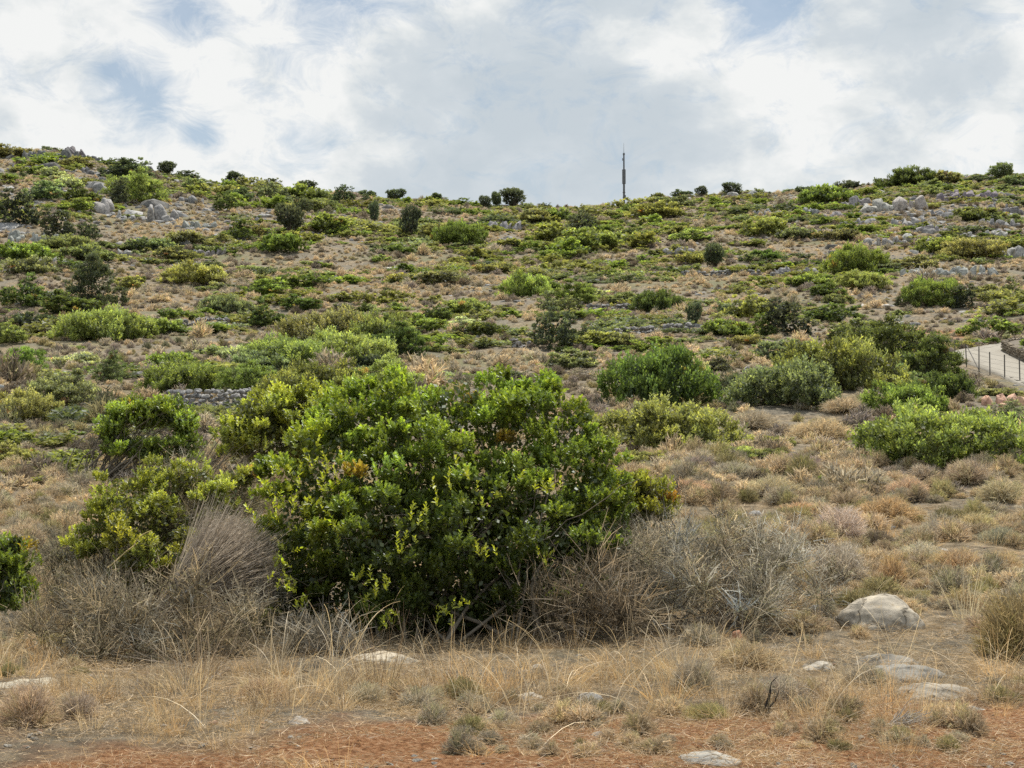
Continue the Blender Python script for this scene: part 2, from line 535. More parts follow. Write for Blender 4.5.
def branch_geo(lobes, n, r0, root=(0, 0, 0), spread=.15, tips=3, col=(1, 1, 1)):
    lobes = np.asarray(lobes, float)
    g = Geo()
    k = R.integers(0, len(lobes), n)
    end = lobes[k, :3] + rdir(n) * lobes[k, 3:] * R.uniform(.3, .85, (n, 1))
    st = np.array(root) + np.concatenate([R.normal(size=(n, 2)) * spread, np.full((n, 1), -.05)], 1)
    m = 7
    t = np.linspace(0, 1, m)[None, :, None]
    mid = st * .45 + end * .55 + R.normal(size=(n, 3)) * spread * .8 + np.array([0, 0, .12]) * np.linalg.norm(end - st, axis=1, keepdims=True)
    path = st[:, None] * (1 - t) ** 2 + 2 * mid[:, None] * t * (1 - t) + end[:, None] * t ** 2
    path = path + R.normal(size=path.shape) * spread * .08 * t
    rad = r0 * R.uniform(.5, 1.1, (n, 1)) * (1 - .82 * t[..., 0])
    g.add(*tubes(path, rad, col))
    for q in range(tips):
        ii = R.integers(2, m - 1, n)
        s2 = path[np.arange(n), ii]
        e2 = s2 + unit(end - st + R.normal(size=(n, 3)) * .8) * np.linalg.norm(end - st, axis=1, keepdims=True) * R.uniform(.25, .5, (n, 1))
        p2 = s2[:, None] * (1 - t) + e2[:, None] * t + R.normal(size=path.shape) * spread * .08
        g.add(*tubes(p2, rad[np.arange(n), ii][:, None] * .6 * (1 - .7 * t[..., 0]), col, 4))
    return g


def proto_lobes(aspect, n, seed):
    """a ragged mound, one unit wide, `aspect` tall, base at z 0"""
    r = np.random.default_rng(seed)
    L = []
    for i in range(n):
        a = r.uniform(0, 2 * PI); q = math.sqrt(r.uniform(0, 1)) * .36
        rr = r.uniform(.10, .21)
        top = aspect * r.uniform(.55, 1.0) * (1 - 1.1 * q * r.uniform(.5, 1.2))
        rz = min(max(.42 * top, .06), rr * 1.1)
        L.append([q * math.cos(a), q * math.sin(a), top - rz, rr, rr, rz])
        L.append([q * 1.05 * math.cos(a), q * 1.05 * math.sin(a), (top - rz) * .5, rr * .95, rr * .95, max((top - rz) * .6, .05)])
    L.append([0, 0, aspect * .36, .24, .24, aspect * .38])
    L = np.array(L)
    for k in (0, 1):
        lo, hi_ = (L[:, k] - L[:, k + 3]).min(), (L[:, k] + L[:, k + 3]).max()
        L[:, k] = (L[:, k] - (lo + hi_) / 2) / (hi_ - lo); L[:, k + 3] /= (hi_ - lo)
    f = aspect / (L[:, 2] + L[:, 5]).max()
    L[:, 2] *= f; L[:, 5] *= f
    return L


PROTO = {}
ASPECT = {'low': .34, 'dome': .62, 'round': .95}


def build_protos():
    for a, asp in ASPECT.items():
        nv = {'low': 4, 'dome': 4, 'round': 3}[a]
        for v in range(nv):
            lob = proto_lobes(asp, {'low': 12, 'dome': 10, 'round': 8}[a], v * 13 + len(a))
            # near version
            P, N, rel, tn = clumped(lob, 170, 15, .07, .35, .35, v + 5, floor=.01, hue=.16)
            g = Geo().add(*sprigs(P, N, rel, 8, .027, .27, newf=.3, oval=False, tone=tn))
            core = [list(l[:3]) + [l[3] * .62, l[4] * .62, l[5] * .62] for l in lob]
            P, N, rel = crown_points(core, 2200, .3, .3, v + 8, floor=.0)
            g.add(*leaves(P, rdir(len(P)), rdir(len(P)), .03, .011, np.full((len(P), 3), .55), False))  # inner leaves toned darker, painting the shade inside the crown
            fol = g.mesh('foliage', M_LEAF)
            br = branch_geo(lob, 26, .009, spread=.06, tips=2, col=(1, 1, 1)).mesh('branches', M_BARK)
            PROTO[('near', a, v)] = (fol, br)
            # far version
            P, N, rel, tn = clumped(lob, 85, 8, .085, .35, .38, v + 25, floor=.01, hue=.16)
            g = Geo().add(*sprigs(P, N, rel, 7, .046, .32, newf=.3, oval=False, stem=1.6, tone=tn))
            P, N, rel = crown_points(core, 500, .3, .3, v + 8, floor=.0)
            g.add(*leaves(P, rdir(len(P)), rdir(len(P)), .08, .03, np.full((len(P), 3), .55), False))  # same darkened core leaves for painted interior shade
            PROTO[('far', a, v)] = (g.mesh('foliage', M_LEAF), None)
    # small tree: trunk showing beneath a ragged crown
    for v in range(3):
        lob = [[R.uniform(-.25, .25), R.uniform(-.25, .25), R.uniform(.35, .75), R.uniform(.2, .3), R.uniform(.2, .3), R.uniform(.16, .26)] for _ in range(8)] + [[0, 0, .48, .38, .38, .36]]
        P, N, rel = crown_points(lob, 620, .45, .4, v + 31)
        g = Geo().add(*sprigs(P, N, rel, 7, .06, .32, newf=.15, oval=False, stem=1.6))
        PROTO[('tree', 'round', v)] = (g.mesh('crown', M_LEAF), branch_geo(lob, 9, .04, spread=.04, tips=1).mesh('trunk', M_BARK))


build_protos()


def cushion_geo(n, aspect, W, L2=.16, seed=0, fuzz=True):
    """dome of stiff radial twigs, one unit wide"""
    g = Geo()
    u = R.normal(size=(n, 3)); u[:, 2] = np.abs(u[:, 2]) * 1.0 + .02; u = unit(u)
    bump = 1 + .34 * fbm(u * 2.0 + seed * 3.1, seed, 3)
    end = u * np.array([.5, .5, aspect]) * (bump * R.uniform(.8, 1.06, n))[:, None]
    st = end * R.uniform(.1, .6, (n, 1)) + R.normal(size=(n, 3)) * .03
    d = end - st
    MIXC = np.array([[1, 1, 1], [1.1, 1.0, .86], [.68, .68, .72], [1.2, 1.15, 1.05], [.95, 1.0, .78]])
    patch = np.clip(((fbm(u * 1.7 + seed * 5.7, seed + 2, 2) + .5) * 5 + R.normal(size=n) * .9).astype(int), 0, 4)
    c = np.clip(R.normal(.95, .22, (n, 1)), .4, 1.7) * MIXC[patch]
    g.add(*ribbons(st, d, np.linalg.norm(d, axis=1), W, c, 2, .16, taper=.5))
    if fuzz:
        m = int(n * 1.6)
        k = R.integers(0, n, m)
        p = end[k] - d[k] * R.uniform(0, .35, (m, 1))
        c = np.clip(R.normal(1.25, .3, (m, 1)), .4, 2.0) * MIXC[patch[k]]  # outer fuzz toned lighter to paint sunlit tips
        g.add(*ribbons(p, u[k] + rdir(m) * .9, R.uniform(.4, 1, m) * L2, W * .8, c, 1, .2, taper=.4))
    return g


CUSH = {}
for v in range(4):
    CUSH[('near', v)] = cushion_geo(1500, (.55, .45, .7, .38)[v], .0042, .13, v).mesh('twigs', M_TWIG)
    CUSH[('mid', v)] = cushion_geo(520, (.55, .45, .7, .38)[v], .0085, .16, v + 4).mesh('twigs', M_TWIG)
    CUSH[('far', v)] = cushion_geo(150, (.5, .42, .62, .34)[v], .022, .22, v + 9).mesh('twigs', M_TWIG)

TINT = {
    'D': (0.121, 0.155, 0.063), 'M': (0.215, 0.269, 0.097), 'L': (0.259, 0.279, 0.126), 'B': (0.290, 0.319, 0.142), 'O': (0.236, 0.233, 0.139), 'Y': (0.310, 0.306, 0.153),
    'G': (0.225, 0.250, 0.171), 'K': (0.114, 0.131, 0.100), 'P': (0.401, 0.417, 0.318),
}
TWT = {'tan': (0.526, 0.448, 0.319), 'rust': (0.515, 0.403, 0.263), 'grey': (0.431, 0.398, 0.319), 'silver': (0.582, 0.543, 0.454), 'dark': (0.213, 0.185, 0.146), 'beige': (0.538, 0.454, 0.336), 'olive': (0.358, 0.330, 0.185), 'purple': (0.314, 0.280, 0.252)}
BARK = (.13, .105, .08)
EXCL = []      # footprints kept clear of ground scatter: x, y, r


def jit(c, s=.12):
    return tuple(float(v * k) for v, k in zip(c, 1 + R.normal(size=3) * s * .35 + R.normal() * s * .6))


def place(cx, base, w, h):
    x, Y, z = hit(cx, base)
    wm = w * Y / FPX
    f = 1 + .32 * wm / Y
    x2, Y2 = x * f, Y * f
    return x2, Y2, float(H(x2, Y2)), wm * f, h * Y2 / FPX


def shrub(cx, base, w, h, tint, label, name='leafy_shrub', group=None, cat='shrub'):
    x, Y, z, wm, hm = place(cx, base, w, h)
    hm = hm + .03 * wm
    asp = hm / wm
    a = min(ASPECT, key=lambda k: abs(math.log(ASPECT[k] / asp)))
    col = jit(TINT[tint])
    lod = 'near' if w > 52 or Y < 60 else 'far'
    v = random.randrange({'low': 4, 'dome': 4, 'round': 3}[a])
    if lod == 'far' and a != 'round': wm *= 1.32; hm *= .88
    elif lod == 'far': wm *= 1.12
    else: wm *= 1.05
    S = (wm, wm * random.uniform(.85, 1.1), hm / ASPECT[a])
    rz = random.uniform(0, 2 * PI)
    fol, br = PROTO[(lod, a, v)]
    if lod == 'near':
        t = obj(name, None)
        f = obj('foliage', fol, t, col); b = obj('branches', br, t, BARK)
    else:
        t = obj(name, fol, None, col)
    t.location = (x, Y, z - .04 * hm); t.rotation_euler = (0, 0, rz); t.scale = S
    EXCL.append((x, Y, wm * .42))
    return tag(t, label, cat, group)


def tree(cx, base, w, h, tint, label, group='small trees along the skyline'):
    x, Y, z, wm, hm = place(cx, base, w, h)
    fol, br = PROTO[('tree', 'round', random.randrange(3))]
    t = obj('small_tree', None)
    obj('crown', fol, t, jit(TINT[tint])); obj('trunk', br, t, BARK)
    t.location = (x, Y, z - .05); t.rotation_euler = (0, 0, random.uniform(0, 6)); t.scale = (wm * 1.3, wm * 1.2, hm / .86)
    return tag(t, label, 'tree', group)


def cushion(cx, base, w, h, tint, label, name='cushion_shrub', group=None, v=None):
    x, Y, z, wm, hm = place(cx, base, w, h)
    asp = hm / wm
    asps = (.55, .45, .7, .38)
    if v is None: v = min(range(4), key=lambda k: abs(math.log(asps[k] / asp)))
    lod = 'near' if w > 44 else 'mid'
    o = obj(name, CUSH[(lod, v)], None, jit(TWT[tint], .1))
    o.location = (x, Y, z - .02); o.rotation_euler = (0, 0, random.uniform(0, 6.28)); o.scale = (wm * .95, wm * .95, hm / asps[v] * .92)
    EXCL.append((x, Y, wm * .4))
    return tag(o, label, 'shrub', group)


def rocks(cx, base, w, h, n, label, name='rock_outcrop', cat='rock', tint=(1, 1, 1), group='rock outcrops on the hillside', flat=0.0):
    x, Y, z = hit(cx, base)
    wm, hm = w * Y / FPX, h * Y / FPX * (1.1 if n > 1 else 1)
    g = Geo()
    if n > 1: n = int(n * 1.7)
    for i in range(n):
        if n == 1: ox, oy, s = 0, .3 * wm, wm * .5
        else:
            ox = (i + .5) / n * wm - wm / 2 + R.normal() * wm * .05; oy = R.uniform(-.1, .7) * max(hm, .25 * wm); s = (wm / n * .9 + hm * .16) * R.lognormal(-.15, .35)
        hh = hm * (R.uniform(.3, 1.05) if n > 1 else 1)
        V, T = rock_verts(2, (s, s * R.uniform(.6, 1.1), hh * .7), int(R.integers(1e6)), .42, 10, flat)
        a_ = R.normal() * .35
        V = V @ np.array([[math.cos(a_), 0, math.sin(a_)], [0, 1, 0], [-math.sin(a_), 0, math.cos(a_)]])
        V = V @ np.array(Rz(R.uniform(0, 6))).T
        zz = float(H(x + ox, Y + oy)) - z
        g.add(V + np.array([ox, oy, zz + hh * .12]), None, T)
    o = obj(name, g.mesh(name, M_ROCK), None, jit([v * .95 for v in tint], .06))
    o.location = (x, Y, z)
    for e in np.linspace(-.4, .4, 5):
        EXCL.append((x + e * wm, Y + .15 * wm, max(.14 * wm, hm * .5)))
        EXCL.append((x + e * wm, Y - hm * .8, hm * .9))
    return tag(o, label, cat, group)


def Rz(a):
    c, s = math.cos(a), math.sin(a)
    return [[c, -s, 0], [s, c, 0], [0, 0, 1]]


def stone_wall(pts, hm, label, stone=.3, name='dry_stone_wall', depth=.5, tint=(.72, .72, .74), group='dry stone walls on the hillside'):
    P = [hit(*p) for p in pts]
    x0, y0, z0 = P[0]
    g = Geo()
    for (a, b) in zip(P[:-1], P[1:]):
        L = math.hypot(b[0] - a[0], b[1] - a[1])
        n = max(2, int(L / stone * 1.15)); rows = max(1, int(round(hm / (stone * .62))))
        for r_ in range(rows):
            for i in range(n):
                if r_ and R.random() < .12 * (r_ + 1) - .05: continue
                f = (i + R.uniform(.2, .8)) / n
                for d_ in range(2):
                    X = a[0] + (b[0] - a[0]) * f + R.normal() * .05; Y = a[1] + (b[1] - a[1]) * f + d_ * depth * .6 + R.normal() * .08
                    s = stone * R.uniform(.4, .72)
                    V, T = rock_verts(2, (s, s * .8, s * R.uniform(.55, .8)), int(R.integers(1e6)), .3, 7)
                    V = V @ np.array(Rz(R.uniform(0, 6))).T
                    g.add(V + np.array([X - x0, Y - y0, float(H(X, Y)) - z0 + (r_ + .35) * stone * .6]), None, T, np.ones(3) * R.uniform(.75, 1.15))
    for a in P:
        for e in (-1.1, -.4, .4, 1.1): EXCL.append((a[0] + e, a[1] - .9, 1.1)); EXCL.append((a[0] + e, a[1] + .3, .8))
    o = obj(name, g.mesh(name, M_ROCK), None, tint)
    o.location = (x0, y0, z0)
    return tag(o, label, 'stone wall', group, 'thing')


def in_road(x, y):
    m = np.zeros(len(x), bool)
    P = np.array([(p[0], p[1]) for p in ROADPOLY]); n = len(P)
    for i in range(n):
        (x1, y1), (x2, y2) = P[i], P[(i + 1) % n]
        c = ((y1 > y) != (y2 > y)) & (x < (x2 - x1) * (y - y1) / (y2 - y1 + 1e-12) + x1)
        m ^= c
    return m


# ------------------------------------------------------------------ concrete road, planter wall, fence, mast
def road_pt(px, py, up=.07):
    x, Y, z = hit(px, py)
    return np.array([x, Y, z + up])


ROADPOLY = [hit(*p) for p in ((936, 354), (985, 346.5), (1024, 338), (1090, 326), (1120, 352), (1120, 420), (1060, 397), (1000, 376.5), (960, 361))]


def build_road():
    P = np.array([(p[0], p[1]) for p in ROADPOLY])
    lo, hi_ = P.min(0), P.max(0)
    X, Y = np.meshgrid(np.arange(lo[0], hi_[0] + .4, .4), np.arange(lo[1], hi_[1] + .4, .4))
    ny, nx = X.shape
    ins = in_road(X.ravel(), Y.ravel()).reshape(ny, nx)
    idn = np.arange(ny * nx).reshape(ny, nx)
    ok = ins[:-1, :-1] & ins[1:, :-1] & ins[:-1, 1:] & ins[1:, 1:]
    q = np.stack([idn[:-1, :-1], idn[:-1, 1:], idn[1:, 1:], idn[1:, :-1]], -1)[ok]
    # snap: fine grid, edges trimmed by polygon; add skirt strip along the polygon for a clean kerb edge
    Z = H(X, Y) + .06
    g = Geo().add(np.stack([X, Y, Z], -1).reshape(-1, 3), q)
    C = P.mean(0)
    n = len(P)
    ring = []
    for i in range(n):
        a, b = P[i], P[(i + 1) % n]
        for f in np.linspace(0, 1, 14, endpoint=False): ring.append(a + (b - a) * f)
    ring = np.array(ring)
    d = unit(C - ring)
    inner = ring + d * 1.1
    zr = H(ring[:, 0], ring[:, 1]) + .066; zi = H(inner[:, 0], inner[:, 1]) + .066
    m = len(ring)
    V = np.concatenate([np.column_stack([ring, zr]), np.column_stack([inner, zi]), np.column_stack([ring, zr - .5])])
    i = np.arange(m); j = (i + 1) % m
    g.add(V, np.concatenate([np.stack([i, j, j + m, i + m], -1), np.stack([i + 2 * m, j + 2 * m, j, i], -1)]))
    tag(obj('concrete_road', g.mesh('concrete_road', M_CONC)), kind='structure')


def wall_block(a, b, th, h, g, cap=True):
    """masonry of courses of stones with a smooth concrete cap between two ground points"""
    a = np.array(a); b = np.array(b)
    L = np.linalg.norm((b - a)[:2]); d = (b - a) / max(L, 1e-6); nrm = np.array([-d[1], d[0], 0])
    rows = 4
    for r_ in range(rows):
        n = max(2, int(L / .34))
        for i in range(n):
            c = a + (b - a) * ((i + .5 + .25 * (r_ % 2)) / n)
            V, T = rock_verts(2, (L / n * .58, th * .5, h / rows * .62), int(R.integers(1e6)), .16, 5)
            ang = math.atan2(d[1], d[0])
            V = V @ np.array(Rz(ang)).T
            g.add(V + c + np.array([0, 0, h * (r_ + .5) / rows]), None, T, np.ones(3))


def build_planter():
    p = [hit(1100, 347), hit(1014, 348.5), hit(1003.5, 351.5), hit(1023, 361.5), hit(1100, 390)]
    p = [np.array(v) + [0, 0, .02] for v in p]
    x0 = p[1]
    t = obj('planter_wall', None); t.location = x0
    g = Geo()
    for a, b in zip(p[:-1], p[1:]): wall_block(a - x0, b - x0, .4, .58, g)
    w_ = obj('masonry', g.mesh('masonry', M_ROCK), t, (.72, .62, .5))
    poly = np.array([v + [0, 0, .46] for v in p]) - x0
    c = poly.mean(0)
    V = np.vstack([poly, c]); k = len(poly)
    s = obj('soil_fill', Geo().add(V, None, [[i, (i + 1) % k, k] for i in range(k)]).mesh('soil_fill', M_SOIL), t)
    P = np.concatenate([c + (poly[R.integers(0, k, 900)] - c) * np.sqrt(R.random((900, 1))) * .92]); P[:, 2] = c[2]
    obj('greenery', Geo().add(*leaves(P, R.normal(size=(900, 3)) * .5 + [0, 0, 1], rdir(900), .45, .09, np.ones((900, 3)) * R.uniform(.7, 1.2, (900, 1)), False)).mesh('greenery', M_LEAF), t, TINT['M'])
    tag(t, 'low stone planter wall with greenery inside the bend of the concrete road', 'planter wall')


M_SOIL = plain_mat('planter_soil', [(.35, (.07, .055, .035)), (.65, (.13, .10, .06))], 4)
M_BRICKY = rock_mat('reddish_limestone', 'OBJECT')


def build_fence():
    posts = [(955, 363.5), (966.7, 367), (979, 371.5), (990, 375), (1004.7, 378.5), (1020, 381.5), (1037, 386), (1056, 391)]
    P = [np.array(hit(*p)) for p in posts]
    t = obj('wire_fence', None); t.location = P[0]
    for i, p in enumerate(P):
        hgt = 1.05 + R.uniform(-.06, .1); lean = R.normal(size=2) * .03
        path = np.array([[p - P[0] - [0, 0, .2], p - P[0] + [lean[0], lean[1], hgt]]])
        path = np.concatenate([path[:, :1], path[:, :1] * .5 + path[:, 1:] * .5, path[:, 1:]], 1)
        obj('post', Geo().add(*tubes(path, np.full((1, 3), .026), (1, 1, 1), 6)).mesh('post', M_POST), t)
    a = P[2] - P[0]; b = P[1] - P[0] + [0, 0, 1.0]
    obj('brace', Geo().add(*tubes(np.array([[a + [0, -.1, 0], (a + b) / 2 + [0, -.08, 0], b + [0, -.05, 0]]]), np.full((1, 3), .024), (1, 1, 1), 6)).mesh('brace', M_POST), t)
    g = Geo()
    for h in np.linspace(.15, .95, 5):
        path = np.array([[q - P[0] + [0, .04, h] for q in P]])
        g.add(*tubes(path, np.full(path.shape[:2], .004), (1, 1, 1), 4))
    obj('wire', g.mesh('wire', M_POST), t)
    tag(t, 'row of thin dark metal fence posts with wire below the concrete road', 'fence')


def build_mast():
    x, Y, z = hit(624, 196)
    z -= .4
    k = Y / FPX
    t = obj('antenna_mast', None); t.location = (x, Y, z)

    def cyl(name, z0, z1, r0, r1, mat=M_STEEL, sides=14):
        m = 4
        zs = np.linspace(z0, z1, m)
        path = np.stack([np.zeros(m), np.zeros(m), zs], -1)[None]
        g = Geo().add(*tubes(path, np.linspace(r0, r1, m)[None], (1, 1, 1), sides))
        for zz, rr in ((z0, r0), (z1, r1)):
            a = np.arange(sides) * 2 * PI / sides
            V = np.concatenate([np.stack([np.cos(a) * rr, np.sin(a) * rr, np.full(sides, zz)], -1), [[0, 0, zz]]])
            g.add(V, None, [[i, (i + 1) % sides, sides] for i in range(sides)])
        return obj(name, g.mesh(name, mat), t)
    top = (203 - 152) * k + .6
    cyl('lower_pole', -1, (203 - 181) * k + .6, .24, .21)
    sh = cyl('antenna_shroud', (203 - 181.5) * k + .6, (203 - 167) * k + .6, .36, .36)
    cyl('upper_pole', (203 - 167) * k + .6, top, .17, .15)
    cyl('head', top, top + .35, .22, .2)
    cyl('whip', top + .35, top + 2.4, .045, .02, M_POST, 6)
    V = np.array([[.5, -.02, 0], [.5, .02, 0], [0, .02, 0], [0, -.02, 0]])
    br = cyl('bracket', top - 1.2, top - .7, .07, .07, M_POST, 8); br.location = (-.26, 0, 0)
    br2 = cyl('bracket', 2.0, 2.6, .08, .08, M_STEEL, 8); br2.location = (.3, 0, 0)
    for zz in (1.0, 2.1, 3.1):
        f = cyl('flange', zz, zz + .08, .3, .3)
    tag(t, 'slender grey telecom mast with thicker shroud and whip standing on the ridge', 'mast')


build_road(); build_planter(); build_fence(); build_mast()
ROAD_EX = True

for px_, py_ in [(955 + 10 * k, 364 + 3.1 * k) for k in range(9)]:
    fx, fy, fz = hit(px_, py_ + 3)
    EXCL += [(fx, fy, 2.2), (fx - .5, fy - 2.2, 1.8)]
for px_ in range(984, 1034, 8):
    fx, fy, fz = hit(px_, 411)
    EXCL += [(fx, fy, .9), (fx, fy - 1.2, .9)]
# ------------------------------------------------------------------ skyline trees and shrubs
SK = 'small trees along the skyline'
tree(166, 167, 19, 14, 'K', 'first small dark tree on the skyline right of the jagged rocks')
tree(235, 182, 17, 15, 'K', 'lone round tree with clear trunk on the left skyline')
tree(307, 190, 18, 13, 'K', 'dark flat topped tree on skyline between two bushy crowns')
tree(396, 201, 18, 13, 'K', 'dark tree at the foot of the skyline dip, left of small pale gap')
tree(485, 210, 11, 15, 'K', 'leftmost and smallest of three trees clustered on the central skyline')
tree(496, 208, 12, 17, 'K', 'middle tree of the three clustered on the central skyline')
tree(514, 208, 26, 20, 'K', 'widest tree of the three clustered on the central skyline')
tree(436, 200, 13, 8, 'K', 'tiny round tree on bare skyline left of three clustered trees')
tree(701, 195, 12, 11, 'K', 'tiny ragged tree on the skyline between two round crowns')
tree(732, 193, 19, 13, 'K', 'round dark crown alone on the skyline right of the mast')
tree(1002, 181, 24, 19, 'G', 'largest grey green tree on the skyline at far right')
tree(374, 224, 12, 22, 'K', 'narrow upright dark tree below the middle of the left ridge')
tree(410, 237, 19, 30, 'K', 'tall upright dark tree on slope below the skyline dip')
tree(289, 236, 27, 32, 'K', 'tall dark grey tree on slope above a flat green thicket')
tree(715, 269, 25, 28, 'K', 'upright dark tree standing above the long low stone wall')
tree(694, 327, 15, 26, 'K', 'thin grey upright tree in front of the middle stone terrace')
